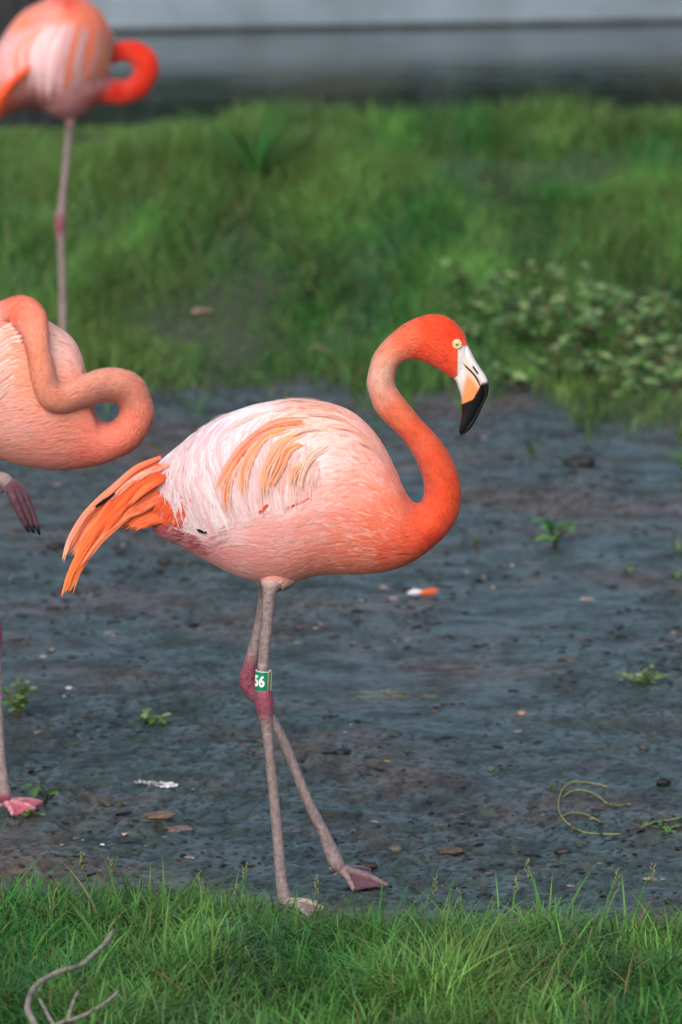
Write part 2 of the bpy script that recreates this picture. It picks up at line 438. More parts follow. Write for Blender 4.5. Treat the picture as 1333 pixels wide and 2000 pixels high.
def vane(pts, width, c0, c1, rng, strands=6, nrm=None, splay=.25, prof=None, cdark=None):
    """one long feather along 3-D pts: a cambered vane plus loose barbs at its end"""
    mb = MB(); pts = np.asarray(pts); n = len(pts)
    tg = np.gradient(pts, axis=0); tg /= np.linalg.norm(tg, axis=1)[:, None]+1e-12
    vd = pts-CAM; vd /= np.linalg.norm(vd, axis=1)[:, None]
    side = np.cross(tg, vd); side /= np.linalg.norm(side, axis=1)[:, None]+1e-12
    if nrm is None: nrm = -vd
    t = np.linspace(0, 1, n)
    pr = np.interp(t, [0, .12, .5, .8, .93, 1], prof or [.4, .8, 1, .8, .4, .05])
    c0 = np.asarray(c0); c1 = np.asarray(c1)
    col = c0[None]*(1-t[:, None])+c1[None]*t[:, None]
    off = np.array([-1, -.5, 0, .5, 1]); cam_ = np.array([-.06, .04, .08, .04, -.06])
    g = pts[:, None]+side[:, None]*(off[None, :, None]*(width*.5*pr)[:, None, None])+nrm[:, None]*(cam_[None, :, None]*(width*.5*pr)[:, None, None])
    cc = np.repeat(col[:, None], 5, 1)*np.array([.98, 1, 1.04, 1, .98])[None, :, None]
    mb.grid(g, np.clip(cc, 0, .95), close=False, caps=False, nr=nrm[:, None]+side[:, None]*(off*.5)[None, :, None])
    L = np.linalg.norm(np.diff(pts, axis=0), axis=1).sum()
    for k in range(strands):
        a = rng.integers(int(n*.25), max(int(n*.85), int(n*.25)+1)); s0 = rng.uniform(-.8, .8); ln = rng.integers(4, 8)
        e = min(n-1, a+ln); seg = np.arange(a, e+1)
        if len(seg) < 3: continue
        u = np.linspace(0, 1, len(seg))
        ctr = pts[seg]+side[seg]*((s0*width*.5)*pr[a]*(1+splay*u*np.sign(s0)*2)+rng.normal(0, .0012)*u)[:, None]+nrm[seg]*(.0015+.003*u)[:, None]
        ctr = ctr+tg[seg]*(rng.uniform(0, .012)*u)[:, None]
        wd = width*rng.uniform(.06, .13)*(1-u**2*.9)
        g2 = np.stack([ctr-side[seg]*wd[:, None], ctr+side[seg]*wd[:, None]], 1)
        mb.grid(g2, np.clip(np.repeat(col[seg][:, None], 2, 1)*rng.uniform(.9, 1.08), 0, .95), close=False, caps=False, nr=np.repeat((nrm[seg]+side[seg]*s0*.3)[:, None], 2, 1))
    return mb

# ------------------------------------------------------------------ legs and feet
LEG, HOCK, TAN = lin((148, 130, 130)), lin((142, 72, 92)), lin((176, 150, 128))
def leg_geo(mb, st, Y0, hocks, blend=None):
    """st rows: x,y,width_px,dy"""
    s = catmull(np.asarray(st, float), 90)
    pts = P(s[:, 0], s[:, 1], Y0+s[:, 3]); r = s[:, 2]*.5*mpp(Y0)
    g = tube(pts, r, 18)
    px, py = proj(g)
    col = np.repeat(LEG[None, None], 90, 0).repeat(18, 1).copy()
    for (hx, hy, hr) in hocks:
        k = np.exp(-(((px-hx)/hr)**2+((py-hy)/hr)**2))[..., None]; k = np.clip(k*1.5, 0, 1)
        col = col*(1-k)+HOCK*k
    v = (fbm(px*.05, py*.12, 3, 21)*.14+.08*np.sign(np.sin(py*.9+3*noise(px*.1, py*.05, 6)))*(noise(px*.07, py*.03, 8) > -.1))[..., None]
    col = np.clip(col*(1+v), .02, .9)
    if blend:
        ya, yb, c2 = blend
        k = (1-sst(ya, yb, py))[..., None]; col = col*(1-k)+c2*k
    # ring wrinkles
    if True:
        ctr = pts[:, None]; wr = .35e-3*np.sin(np.arange(90)*2.6)[:, None, None]
        d = g-ctr; d /= np.linalg.norm(d, axis=-1)[..., None]+1e-9; g = g+d*wr
    mb.grid(g, col)
    return pts
def foot_geo(mb, ankle, heading, scale, col, web, paths=None, spread=(-33, 0, 31), lens=(.078, .092, .076), claws=lin((35, 32, 34))):
    """ankle: 3-D joint centre; toes run to the ground (or along pitch_fn)"""
    A = np.asarray(ankle, float); toes = []
    for sd_, ln in zip(spread, lens):
        a = heading+math.radians(sd_); d = np.array([math.cos(a), math.sin(a), 0]); m = 12
        t = np.linspace(0, 1, m); p = A[None]+d[None]*(t*ln*scale)[:, None]
        if paths is not None:
            p = catmull(np.vstack([A[None], paths[len(toes)]]), m)
        elif True:
            gz = hgt(p[:, 0], p[:, 1])+.0045*scale
            p[:, 2] = np.maximum(gz, A[2]*(1-t*2.4)+gz*t*2.4-.002)
        r = np.interp(t, [0, .2, .5, .55, .8, 1], [.0115, .0080, .0056, .0060, .0048, .0020])*scale
        g = tube(p, r, 10); cc = np.repeat(np.repeat(col[None, None], m, 0), 10, 1).copy()
        cc *= (1+.12*np.sin(np.arange(m)*2.2))[:, None, None]
        cc[-2:] = claws
        mb.grid(g, cc); toes.append(p)
    for a, b2 in zip(toes[:-1], toes[1:]):
        m = len(a); s = np.linspace(0, 1, 7)
        kk = np.arange(0, m-1)
        sag = (4*s*(1-s))
        g = np.zeros((len(kk), 7, 3))
        for q, k in enumerate(kk):
            shrink = 1-.14*(k/(m-1))**2*sag
            pa = a[0]+(a[k]-a[0])*1; pb = b2[0]+(b2[k]-b2[0])
            row = pa[None]*(1-s[:, None])+pb[None]*s[:, None]
            ctr = (a[0]+b2[0])/2
            row = ctr+(row-ctr)*shrink[:, None]; row[:, 2] += -.0015*sag*scale+.0006*np.sin(k*1.7)
            g[q] = row
        up = np.array([0, 0, .0012])
        mb.grid(g+up, web*(1+.1*RNG.normal(0, 1, g.shape[:2])[..., None]), close=False, caps=False)
        mb.grid((g-up)[:, ::-1], web, close=False, caps=False)
    # small hind toe
    h = np.array([math.cos(heading+math.pi), math.sin(heading+math.pi), 0]); t = np.linspace(0, 1, 6)
    p = A[None]+h[None]*(t*.018*scale)[:, None]; p[:, 2] -= t*.012*scale
    mb.grid(tube(p, np.interp(t, [0, 1], [.005, .0018])*scale, 8), col)

def bvh_of(mb):
    return BVHTree.FromPolygons([Vector(x) for x in np.concatenate(mb.v)], mb.tris())
def hit(bvh, px, py, off=.004):
    d = Vector(ray(px, py)).normalized(); r = bvh.ray_cast(Vector(CAM), d)
    return None if r[0] is None else np.array(r[0]-d*off)
def on_body(bvh, pts, m, offs, smoothn=3, Ydef=None):
    s = catmull(np.asarray(pts, float), m); Ys = np.full(m, np.nan)
    of = np.interp(np.linspace(0, 1, m), np.linspace(0, 1, len(offs)), offs)
    for k in range(m):
        h = hit(bvh, s[k, 0], s[k, 1], of[k])
        if h is not None: Ys[k] = h[1]
    ok = ~np.isnan(Ys)
    if ok.sum() == 0: Ys[:] = Ydef or 0
    else: Ys = np.interp(np.arange(m), np.arange(m)[ok], Ys[ok])
    for _ in range(smoothn):
        e = np.concatenate([[2*Ys[0]-Ys[1]], Ys, [2*Ys[-1]-Ys[-2]]]); Ys = (e[:-2]+2*e[1:-1]+e[2:])/4
    return P(s[:, 0], s[:, 1], Ys)
def body_normals(bvh, p3):
    out = []
    for p in p3:
        r = bvh.find_nearest(Vector(p)); nv = np.array(r[1]); 
        vd = (CAM-p)/np.linalg.norm(CAM-p); q = np.dot(nv, vd)
        if (q < 0) if abs(q) > .2 else np.dot(nv, p-np.array(r[0])) < 0: nv = -nv
        out.append(nv)
    out = np.array(out)
    for _ in range(3):
        e = np.concatenate([out[:1], out, out[-1:]]); out = (e[:-2]+2*e[1:-1]+e[2:])/4
    return out/(np.linalg.norm(out, axis=1)[:, None]+1e-9)

# ================================================================== FLAMINGO WALKING (main)
def main_flamingo():
    rng = np.random.default_rng(3)
    root = thing('flamingo', 'pink flamingo walking on mud with upright neck and green numbered leg ring', 'flamingo', tuple(P(590, 1770, 0.02)))
    Y0 = 0.02
    st = [(285, 938, 290, 1003, 15, 0), (310, 908, 306, 1040, 40, 0), (360, 866, 352, 1062, 72, 0), (420, 826, 408, 1093, 95, 0), (490, 796, 478, 1126, 110, 0),
          (560, 785, 550, 1136, 117, 0), (630, 788, 625, 1119, 116, 0), (690, 810, 690, 1118, 110, 0), (738, 858, 748, 1114, 98, 0), (770, 917, 790, 1102, 82, 0),
          (791, 965, 822, 1084, 66, 0), (808, 985, 848, 1063, 55, 0), (823, 983, 872, 1040, 47, 0), (831, 966, 893, 1005, 41, 0), (830, 940, 899, 960, 37, 0),
          (819, 906, 887, 910, 34, 0), (804, 878, 866, 872, 31, 0), (786, 853, 844, 845, 28, 0), (768, 835, 822, 822, 27, 0), (748, 815, 803, 799, 26, 0), (734, 796, 789, 782, 25.5, 0),
          (725, 772, 778, 767, 25, 0), (719, 750, 770, 751, 24.5, 0), (720, 739, 769, 738, 24.5, 0), (724, 720, 772, 724, 24.5, 0), (732, 694, 777, 713, 24.5, 0),
          (748, 672, 784, 706, 25, 0), (769, 652, 794, 701, 26, 0), (794, 633, 806, 699, 27.5, 0), (818, 622, 821, 701, 29.5, 0), (845, 616, 838, 708, 31, 0),
          (867, 619, 853, 716, 31, 0), (886, 630, 868, 725, 29.5, 0), (901, 646, 880, 734, 27, 0), (910, 663, 888, 741, 23.5, 0), (915, 675, 893, 747, 21.2, 0), (919, 685, 896, 753, 19, 0), (921, 691, 899, 755, 10, 0)]
    R, S = 300, 96
    g = sweep_px(st, Y0, R, S)
    ctrl = [(400, 850, (246, 232, 234)), (350, 900, (246, 234, 237)), (450, 825, (248, 234, 236)), (500, 800, (248, 232, 233)), (330, 950, (244, 230, 234)), (400, 1000, (242, 222, 226)), (400, 930, (244, 228, 231)),
            (480, 1000, (240, 218, 218)), (560, 795, (247, 214, 206)), (620, 800, (246, 190, 170)), (680, 825, (246, 196, 178)), (600, 880, (247, 216, 210)), (650, 900, (246, 212, 205)), (700, 880, (243, 188, 174)),
            (745, 900, (242, 172, 154)), (580, 950, (245, 214, 208)), (650, 950, (242, 184, 172)), (720, 960, (242, 160, 138)), (765, 960, (242, 146, 118)), (790, 1000, (243, 126, 90)), (830, 1010, (240, 98, 56)),
            (870, 1000, (238, 86, 44)), (850, 1050, (234, 76, 38)), (805, 1050, (240, 100, 64)), (760, 1030, (240, 118, 86)), (700, 1030, (238, 142, 120)), (640, 1030, (236, 154, 138)), (560, 1040, (235, 162, 152)),
            (480, 1045, (238, 188, 184)), (420, 1050, (241, 214, 215)), (560, 1105, (230, 142, 130)), (650, 1095, (233, 130, 108)), (720, 1095, (236, 124, 92)), (780, 1085, (234, 102, 66)), (480, 1105, (228, 144, 138)),
            (420, 1087, (214, 112, 116)), (320, 1045, (234, 150, 158)), (375, 1050, (172, 52, 74)), (345, 1040, (186, 66, 88)), (450, 1115, (226, 142, 138)), (510, 1135, (232, 162, 150)),  # crimson undertail points hold the shadow there as colour
            (318, 992, (238, 94, 46)), (334, 1010, (237, 90, 44)), (304, 1004, (240, 100, 52)), (890, 950, (238, 86, 44)), (860, 890, (240, 96, 54)), (810, 830, (242, 106, 64)), (770, 795, (243, 122, 82)), (748, 768, (242, 158, 132)), (735, 748, (241, 184, 164)), (742, 722, (241, 186, 166)), (750, 700, (241, 172, 146)), (757, 682, (240, 146, 116)),
            (800, 660, (241, 118, 80)), (850, 640, (237, 82, 42)), (890, 645, (235, 70, 32)), (840, 690, (234, 84, 48)), (880, 715, (232, 80, 44))]
    ctrl = [(x_, y_, (c_[0]+2, c_[1]+(3 if x_ < 780 else 0), min(250, c_[2]+(8 if 400 < x_ < 790 and y_ > 780 else 5)))) for x_, y_, c_ in ctrl]
    colf0 = field(ctrl, 4.0, 12.0)
    SK = lin((226, 222, 218))
    def colf(px, py):
        c = colf0(px, py)
        # bare pale skin before the bill and round the eye
        k = sst(893, 896, px+(py-715)*.02)*sst(679, 683, py)
        k = np.maximum(k, sst(898, 902, px)*sst(672, 680, py)*sst(-4, 0, py-(672+(px-898)*.35)))
        k = k*(px > 860)*(py < 790)
        return c*(1-k[..., None])+SK*k[..., None]
    mb = MB()
    px, py = proj(g); mb.grid(g, colf(px, py))
    # thighs and legs
    down = lin((236, 176, 160))
    near = [(575, 1020, 110, .02), (552, 1085, 116, -.005), (541, 1116, 92, -.016), (535, 1131, 62, -.034), (530, 1143, 40, -.046), (527, 1158, 27, -.05), (524, 1200, 23, -.048), (519, 1250, 22, -.046), (515, 1298, 22, -.042), (513, 1330, 24, -.04), (515, 1358, 36, -.04), (518, 1385, 35, -.04), (521, 1412, 25, -.038),
            (525, 1451, 20.5, -.034), (536, 1560, 20.5, -.02), (545, 1660, 21.5, -.012), (551, 1725, 24, -.006), (556, 1752, 28, -.004), (559, 1763, 26, -.004)]
    far = [(540, 1060, 120, .06), (530, 1095, 95, .07), (522, 1125, 50, .075), (518, 1150, 28, .08), (511, 1200, 22, .085), (500, 1255, 23, .09), (489, 1303, 31, .095), (485, 1328, 36, .1), (493, 1350, 32, .1), (506, 1368, 24, .102), (525, 1396, 20, .105), (551, 1440, 19, .11),
           (600, 1560, 20.5, .12), (634, 1630, 23, .127), (648, 1664, 29, .13), (656, 1682, 31, .13), (663, 1692, 26, .13), (669, 1699, 17, .13)]
    pn = leg_geo(mb, near, Y0, [(517, 1368, 34)], (1112, 1156, lin((226, 186, 168))))
    pf = leg_geo(mb, far, Y0, [(484, 1328, 40)], (1130, 1150, down))
    c_foot, c_web = lin((138, 110, 114)), lin((108, 70, 82))
    def toe(tip, bow=.010, mid=None):
        t_ = GH(*tip, .003); return lambda A: np.array([A*.5+t_*.5+np.array([0, 0, bow]), t_*.82+A*.18+np.array([0, 0, bow*.35]), t_])
    An, Af = pn[-1], pf[-1]
    foot_geo(mb, An, math.radians(-6), 1.0, lin((176, 156, 150)), lin((160, 128, 126)), [f(An) for f in (toe((612, 1800)), toe((640, 1778)), toe((626, 1764), .004))])
    foot_geo(mb, Af, math.radians(-3), 1.05, c_foot, c_web, [f(Af) for f in (toe((694, 1743), .004), toe((766, 1733), .006), toe((728, 1700), .004))])
    body = mb.build('body', M['skinplum'], root)
    body.data.materials.append(M['leg'])
    # legs use the leg material: everything below the thigh funnel
    me = body.data; co = np.zeros(len(me.vertices)*3); me.vertices.foreach_get('co', co); co = co.reshape(-1, 3)
    nb = R*S+2
    mi = np.zeros(len(me.polygons), np.int32)
    ls = np.zeros(len(me.polygons), np.int32); me.polygons.foreach_get('loop_start', ls); vi = np.zeros(len(me.loops), np.int32); me.loops.foreach_get('vertex_index', vi)
    first = vi[ls]; _, vy = proj(co); mi[(first >= nb) & (vy[first] > 1143)] = 1
    me.polygons.foreach_set('material_index', mi)
    bv = bvh_of(mb)

    # ---- short plumage (too many to pick apart): one joined part
    pm = MB()
    OR = lin((241, 118, 70))
    def streak(px, py, col, rng):
        k = np.clip(rng.uniform(0, 1, len(px))-.72, 0, .28)/.28
        zone = sst(560, 700, px)*(1-sst(780, 830, px))*.42+.08*(px < 560)
        zone = np.maximum(zone, .8*sst(540, 600, px)*(1-sst(730, 760, px))*(1-sst(800, 850, py)))
        zone = np.where((px > 300) & (px < 540) & (py < 1040), .04, zone)
        k = (k**.5*zone)[:, None]
        wht = (np.clip(rng.uniform(0, 1, len(px))-.7, 0, .3)/.3*.28*(1-sst(760, 820, px)))[:, None]
        col = col*(1-k)+OR*k
        return np.clip(col*(1-wht)+lin((250, 236, 236))*wht, 0, .95)
    ib = np.argmax(proj(g.mean(1))[0] > 800)      # ring where the neck starts
    Lb = lambda px, py: np.interp(px, [300, 420, 600, 740, 800], [.066, .062, .050, .034, .018])
    Wb = lambda px, py: np.interp(px, [300, 420, 600, 740, 800], [.012, .012, .013, .010, .005])
    dnf = lambda px, py: np.where(py < 1000, np.interp(px, [300, 450, 650, 780], [.75, .75, .35, .1]), np.interp(px, [400, 600, 800], [-.1, .05, .0]))
    coverts(pm, g, 12000, (4, ib), Lb, Wb, colf, rng, dnf, .0022, 6, .03, streak)
    coverts(pm, g, 6000, (int(ib*.75), ib+30), .018, .0036, colf, rng, .05, .0013, 4, .04, streak)
    notface = lambda x, y: ~(((x > 886) & (y < 760) & (y > 676)) | (np.hypot(x-893, y-672) < 13))
    coverts(pm, g, 24000, (ib, R-12), .0105, .0024, lambda a_, b_: colf(a_, b_)*(1+.16*fbm(a_*.06, b_*.06, 3, 23))[..., None], rng, .0, .0020, 3, .08, None, notface)
    # thigh fluff
    tg_ = tube(P(*catmull(np.array(near)[:5, :2], 24).T, Y0+catmull(np.array(near)[:5], 24)[:, 3]), catmull(np.array(near)[:5], 24)[:, 2]*.5*mpp(Y0), 40)
    thc = lambda px, py: colf0(px, np.minimum(py, 1112))*(1-sst(1112, 1135, py))[..., None]+lin((234, 194, 174))*sst(1112, 1135, py)[..., None]
    coverts(pm, tg_[::-1], 1800, (3, 15), .020, .003, thc, rng, 0, .0012, 4, .05)
    pl = pm.build('plumage', M['plumage'], root); pl['kind'] = 'stuff'

    # ---- long drooping wing plumes, each its own feather
    def feather(pts, wpx, c0, c1, offs=(.004, .008), strands=7, name='wing_feather', n=18, mat='plumage', prof=None, Y=None):
        p3 = P(*catmull(np.asarray(pts, float), n).T, Y) if Y is not None else on_body(bv, pts, n, offs)
        m_ = vane(p3, wpx*.001, c0, c1, rng, strands, prof=prof, splay=.12, nrm=None if Y is not None else body_normals(bv, p3))
        return m_.build(name, M[mat], root)
    fringe = np.array([(283, 978), (300, 966), (322, 974), (340, 994), (352, 1024), (385, 1036), (430, 1034), (470, 1026), (500, 1012), (540, 996), (575, 985), (612, 966)], float)
    WH = [(250, 233, 238), (248, 224, 231), (246, 214, 223), (248, 224, 227), (250, 236, 239), (249, 230, 235), (242, 202, 210), (244, 208, 212)]  # plume whites; the darker pinks imitate shadow between plumes
    def poly(a, t): 
        a = np.asarray(a, float); d = np.concatenate([[0], np.cumsum(np.linalg.norm(np.diff(a, axis=0), axis=1))]); d /= d[-1]
        return np.array([np.interp(t, d, a[:, 0]), np.interp(t, d, a[:, 1])])
    rows = [([(318, 905), (370, 868), (430, 850), (500, 850), (560, 860), (600, 880), (640, 905)], 64, .006, 1.0, 14),
            ([(330, 895), (395, 846), (460, 822), (530, 822), (590, 845), (635, 880)], 54, .008, .80, 14),
            ([(360, 868), (430, 822), (500, 800), (570, 808), (620, 845)], 40, .009, .58, 13)]
    for rt, cnt, of, reach, wd in rows:
        for k in range(cnt):
            t = (k+rng.uniform(-.3, .3))/(cnt-1); t = min(max(t, 0), 1)
            r = poly(rt, t)+rng.normal(0, 4, 2); e = poly(fringe, t)+rng.normal(0, 5, 2)
            e = r+(e-r)*reach*rng.uniform(.9, 1.05)
            bend = np.array([-.22*(e[1]-r[1]), -.05*(e[1]-r[1])])*(1-abs(t-.45)*.8)
            if t < .12: bend *= .3
            m1 = r*.6+e*.4+bend; m2 = r*.25+e*.75+bend*.75
            c = lin(WH[rng.integers(len(WH))]); pinkm = sst(.45, .9, t)*.6+rng.uniform(0, .2)
            c = (c*(1-pinkm)+lin((243, 190, 178))*pinkm)*.93; of_ = .0025+(of-.0025)*(1-.75*sst(.55, .9, t))
            feather([r, m1, m2, e], wd*rng.uniform(.75, 1.2), c*.98, c, (.002, of_), 3)
    orange = [([(592, 822), (536, 832), (485, 864), (450, 908), (423, 955)], 12, (236, 122, 70), (246, 160, 104)), ([(585, 830), (528, 840), (481, 879), (452, 925), (440, 972), (442, 999)], 13, (238, 116, 60), (246, 158, 100)),
              ([(560, 838), (517, 853), (489, 892), (474, 927), (473, 962)], 14, (244, 152, 92), (248, 176, 124)), ([(590, 846), (562, 858), (536, 888), (520, 923), (516, 964)], 14, (244, 160, 104), (248, 184, 140)),
              ([(590, 868), (567, 876), (544, 915), (528, 948)], 11, (244, 140, 76), (247, 164, 106)), ([(600, 905), (577, 917), (568, 941)], 11, (246, 172, 120), (248, 186, 144)),
              ([(600, 815), (545, 822), (500, 845), (470, 872)], 6, (240, 130, 84), (246, 176, 140)), ([(592, 826), (548, 832), (510, 846), (480, 868), (462, 896)], 5, (232, 104, 60), (240, 140, 90)),
              ([(575, 850), (545, 866), (524, 893), (514, 925)], 7, (246, 176, 134), (250, 206, 182)), ([(640, 870), (610, 890), (592, 925), (586, 955)], 9, (247, 200, 176), (249, 212, 196)),
              ([(662, 796), (620, 785), (575, 783), (545, 788)], 8, (244, 150, 104), (246, 190, 160)), ([(690, 822), (655, 802), (610, 793), (580, 795)], 8, (243, 146, 104), (247, 198, 174)), ([(712, 850), (680, 826), (640, 812), (600, 808)], 8, (244, 160, 124), (247, 202, 182)),
              ([(735, 880), (705, 850), (668, 834), (640, 830)], 8, (244, 164, 130), (247, 204, 186)), ([(752, 905), (730, 878), (700, 862)], 8, (243, 158, 124), (246, 196, 176)), ([(640, 838), (600, 840), (570, 850)], 6, (246, 180, 150), (249, 214, 200)),
              ([(470, 803), (430, 818), (395, 842)], 5, (238, 200, 196), (246, 224, 224)), ([(540, 800), (490, 815), (445, 838)], 5, (242, 196, 184), (247, 220, 216))]
    for pts, wd, a, b2 in orange:
        feather(pts, wd*.5, lin(a), lin(b2), (.006, .0125), 10)
        for dx_ in (-.5, -.25, .3, .55):
            q = np.array(pts, float)+rng.normal(0, 1.5, (len(pts), 2))+np.array([wd*dx_, wd*dx_*.5]); mixk = rng.uniform(.0, .55)
            feather(q, wd*.32, lin(a)*(1-mixk)+lin((247, 214, 204))*mixk, lin(b2)*(1-mixk)+lin((249, 226, 220))*mixk, (.005, .0135), 8)
    for k_ in range(14):
        x_ = 300+k_*4.2; feather([(x_+26+rng.normal(0, 3), 958+k_*1.2), (x_+10, 985+k_*.8), (x_+rng.normal(0, 3), 1022+rng.normal(0, 5))], 12, lin((238, 92, 44)), lin((242, 112, 58)), (.003, .0035), 3, name='tail_feather')
    for k_ in range(9):
        y_ = 1036+k_*4.4; feather([(415+k_*2+rng.normal(0, 5), y_+18), (372+k_*3, y_+6), (322+k_*6, y_+2+rng.normal(0, 2))], 7, lin((176, 56, 78)), lin((190, 72, 92) if k_ < 5 else (232, 150, 156)), (.0015, .003), 4, name='tail_feather')  # crimson undertail feathers, with the shadow there painted into their colour
    # red gaps below the wing edge
    RED = lin((226, 66, 34))
    feather([(622, 961), (600, 975), (580, 985), (560, 990)], 5, RED, RED, (.002, .004), 4)
    feather([(524, 985), (514, 994), (506, 1001)], 6, RED, RED, (.006, .007), 4)
    # fluffy rump tuft over the thigh
    for k_ in range(16):
        k = k_*26/16; y = 1000+k*3.0; r = (rng.uniform(440, 540), y*.55+470+rng.normal(0, 5)); e = (398+abs(k-17)*2.4+rng.normal(0, 9), 1030+k*1.9+rng.normal(0, 4))
        feather([r, ((r[0]+e[0])/2, (r[1]+e[1])/2-4), e], 5.5, lin((245, 198, 194)), lin((249, 216, 215)), (.0012, .0028), 3, n=12)
    # ---- tail: long orange quills
    tails = [([(315, 893), (266, 915), (231, 945), (169, 1003), (137, 1053), (122, 1093)], 13, (242, 118, 82), (249, 182, 154), -.035), ([(310, 905), (262, 927), (225, 956), (172, 1008), (142, 1058), (127, 1088)], 13, (240, 104, 64), (246, 148, 108), -.03),
             ([(315, 925), (262, 950), (214, 1000), (170, 1062), (140, 1118), (127, 1158)], 19, (238, 84, 40), (246, 136, 78), -.05), ([(320, 940), (268, 966), (222, 1012), (178, 1072), (150, 1122), (137, 1155)], 17, (238, 90, 44), (246, 142, 84), -.045),
             ([(320, 915), (270, 935), (222, 975), (180, 1020), (158, 1048)], 18, (240, 98, 56), (246, 150, 104), -.025), ([(325, 930), (280, 950), (238, 990), (205, 1035)], 20, (238, 84, 40), (244, 118, 66), -.055),
             ([(335, 940), (290, 965), (262, 1000), (244, 1032)], 24, (238, 84, 36), (243, 112, 58), -.06), ([(340, 955), (305, 978), (278, 1005), (258, 1028)], 22, (236, 78, 34), (242, 106, 54), -.055),
             ([(345, 965), (320, 985), (300, 1008), (285, 1026)], 22, (236, 84, 40), (240, 100, 52), -.06), ([(355, 975), (338, 998), (326, 1024)], 22, (236, 80, 38), (240, 98, 50), -.075), ([(365, 985), (352, 1005), (345, 1024)], 18, (236, 80, 38), (240, 98, 50), -.085),
             ([(318, 910), (280, 926), (245, 950), (218, 976)], 12, (242, 130, 96), (246, 172, 146), -.05), ([(330, 908), (290, 922), (255, 942)], 12, (244, 156, 128), (248, 200, 184), -.05), ([(320, 935), (285, 955), (258, 980)], 14, (240, 96, 52), (246, 140, 90), -.066),
             ([(300, 920), (255, 944), (215, 985), (185, 1030), (165, 1075)], 14, (240, 100, 58), (246, 150, 100), -.035)]
    for pts, wd, a, b2, yy in tails:
        feather(pts, wd*1.05, lin(a), lin(b2), (.003, .004), strands=14, name='tail_feather', n=26, Y=Y0+yy if pts[0][0] < 334 else None, prof=[.55, .85, 1, .8, .45, .05])
    for k_ in range(14):
        q = np.array([(334+rng.normal(0, 4), 972+k_*3.2), (282+k_, 992+k_*2.2), (218+k_*4.5+rng.normal(0, 4), 1020+k_*.9)]); k2 = rng.uniform(0, .2)
        feather(q, 13, lin((238, 88, 42))*(1-k2)+lin((246, 160, 120))*k2, lin((243, 116, 62))*(1-k2)+lin((248, 180, 140))*k2, strands=8, name='tail_feather', n=18, Y=Y0-.030-.0015*k_, prof=[.6, .9, 1, .8, .5, .08])
    for k_ in range(30):
        f_ = k_/29; b0 = np.array([(318, 912), (262, 936), (214, 978), (168, 1030), (140, 1075)])*(1-f_)+np.array([(328, 965), (282, 990), (240, 1018), (196, 1062), (160, 1108)])*f_
        ln_ = rng.integers(3, 6); q = b0[:ln_]+rng.normal(0, 2.5, (ln_, 2)); k2 = rng.uniform(0, .25)
        feather(q, 12, lin((240, 100, 56))*(1-k2)+lin((246, 170, 140))*k2, lin((246, 140, 92))*(1-k2)+lin((248, 190, 164))*k2, strands=10, name='tail_feather', n=20, Y=Y0-.022-.028*f_-.004*rng.uniform(), prof=[.55, .85, 1, .8, .5, .08])
    feather([(226, 963), (207, 977), (187, 991)], 7.5, lin((22, 18, 18)), lin((18, 15, 15)), strands=3, name='tail_feather', Y=Y0-.064, prof=[.2, .7, 1, .9, .6, .2])
    feather([(404, 1040), (394, 1038), (384, 1034)], 7, lin((25, 18, 20)), lin((20, 16, 18)), (.006, .006), 1, name='tail_feather', n=10)

    # ---- bill
    bill = [(909, 664, 884, 736, 19, 0), (915, 677, 892, 747, 20.8, 0), (924, 697, 896, 759, 19.6, 0), (934, 716, 900, 770, 17.5, 0), (944, 733, 902, 782, 16.5, 0), (949, 750, 902, 795, 15, 0), (948, 768, 902, 806, 13.5, 0),
            (939, 790, 900, 822, 11.5, 0), (926, 817, 897.5, 836, 9, 0), (914, 837, 897, 844, 6, 0), (903, 847, 898.5, 847, 2.2, 0)]
    gb = sweep_px(bill, Y0, 150, 60, 2.3)
    px, py = proj(gb)
    def billcol(px, py, upper):
        wob = 1.6*noise(px*.45, py*.45, 3)+1.0*noise(px*1.3, py*.4, 5)
        white, org, blk = lin((228, 226, 224)), lin((242, 152, 92)), lin((18, 18, 21))
        if upper: c = np.ones(px.shape+(3,))*lin((236, 222, 218))
        else:
            k = sst(-5, 6, (px-909)+(py-742)*.22)*sst(716, 746, py-(px-915)*.25)
            c = white*(1-k[..., None])+org*k[..., None]
            rim = sst(-9, -2, ((px-906)*46-(py-711)*34)/57.2)[..., None]*.75; c = c*(1-rim)+lin((240, 206, 182))*rim
        d = (py-789)+(px-903)*.42+wob                # black end of the lower half
        curve = (py-752)-(945-px)*1.0+wob
        if upper: kb = sst(-3, 3, (py-746)+(px-950)*.35+wob*1.4)
        else: kb = np.maximum(sst(-1.2, 1.2, d), sst(-1.0, 1.0, (px-937)-(757-py)*.55*(py < 757)+(py-757)*.55*(py > 757)+wob*.5)*sst(735, 742, py))
        return c*(1-kb[..., None])+blk*kb[..., None]
    bm_ = MB(); bm_.grid(gb, billcol(px, py, False))
    low = bm_.build('bill', M['bill'], root)
    up = [(913, 674, 902, 690, 16, 0), (918, 682, 904, 704, 18.3, 0), (927, 700, 913, 717, 18.4, 0), (938, 718, 926, 732, 17.6, 0), (949, 734, 937, 748, 16.5, 0), (955, 751, 943, 762, 15, 0), (954, 768, 943, 776, 13.5, 0), (945, 789, 935, 793, 11.5, 0),
          (932, 817, 923, 816, 8.8, 0), (918, 839, 911, 834, 6, 0), (906, 848, 903, 843, 3.2, 0), (900, 850, 899, 846, 1.2, 0)]
    gu = sweep_px(up, Y0, 130, 36, 2.6); px, py = proj(gu)
    um = MB(); um.grid(gu, billcol(px, py, True)); um.build('upper_mandible', M['bill']).parent = low
    # mouth line and nostril: thin dark grooves laid on the horn
    bvb = bvh_of(bm_); bvu = bvh_of(um)
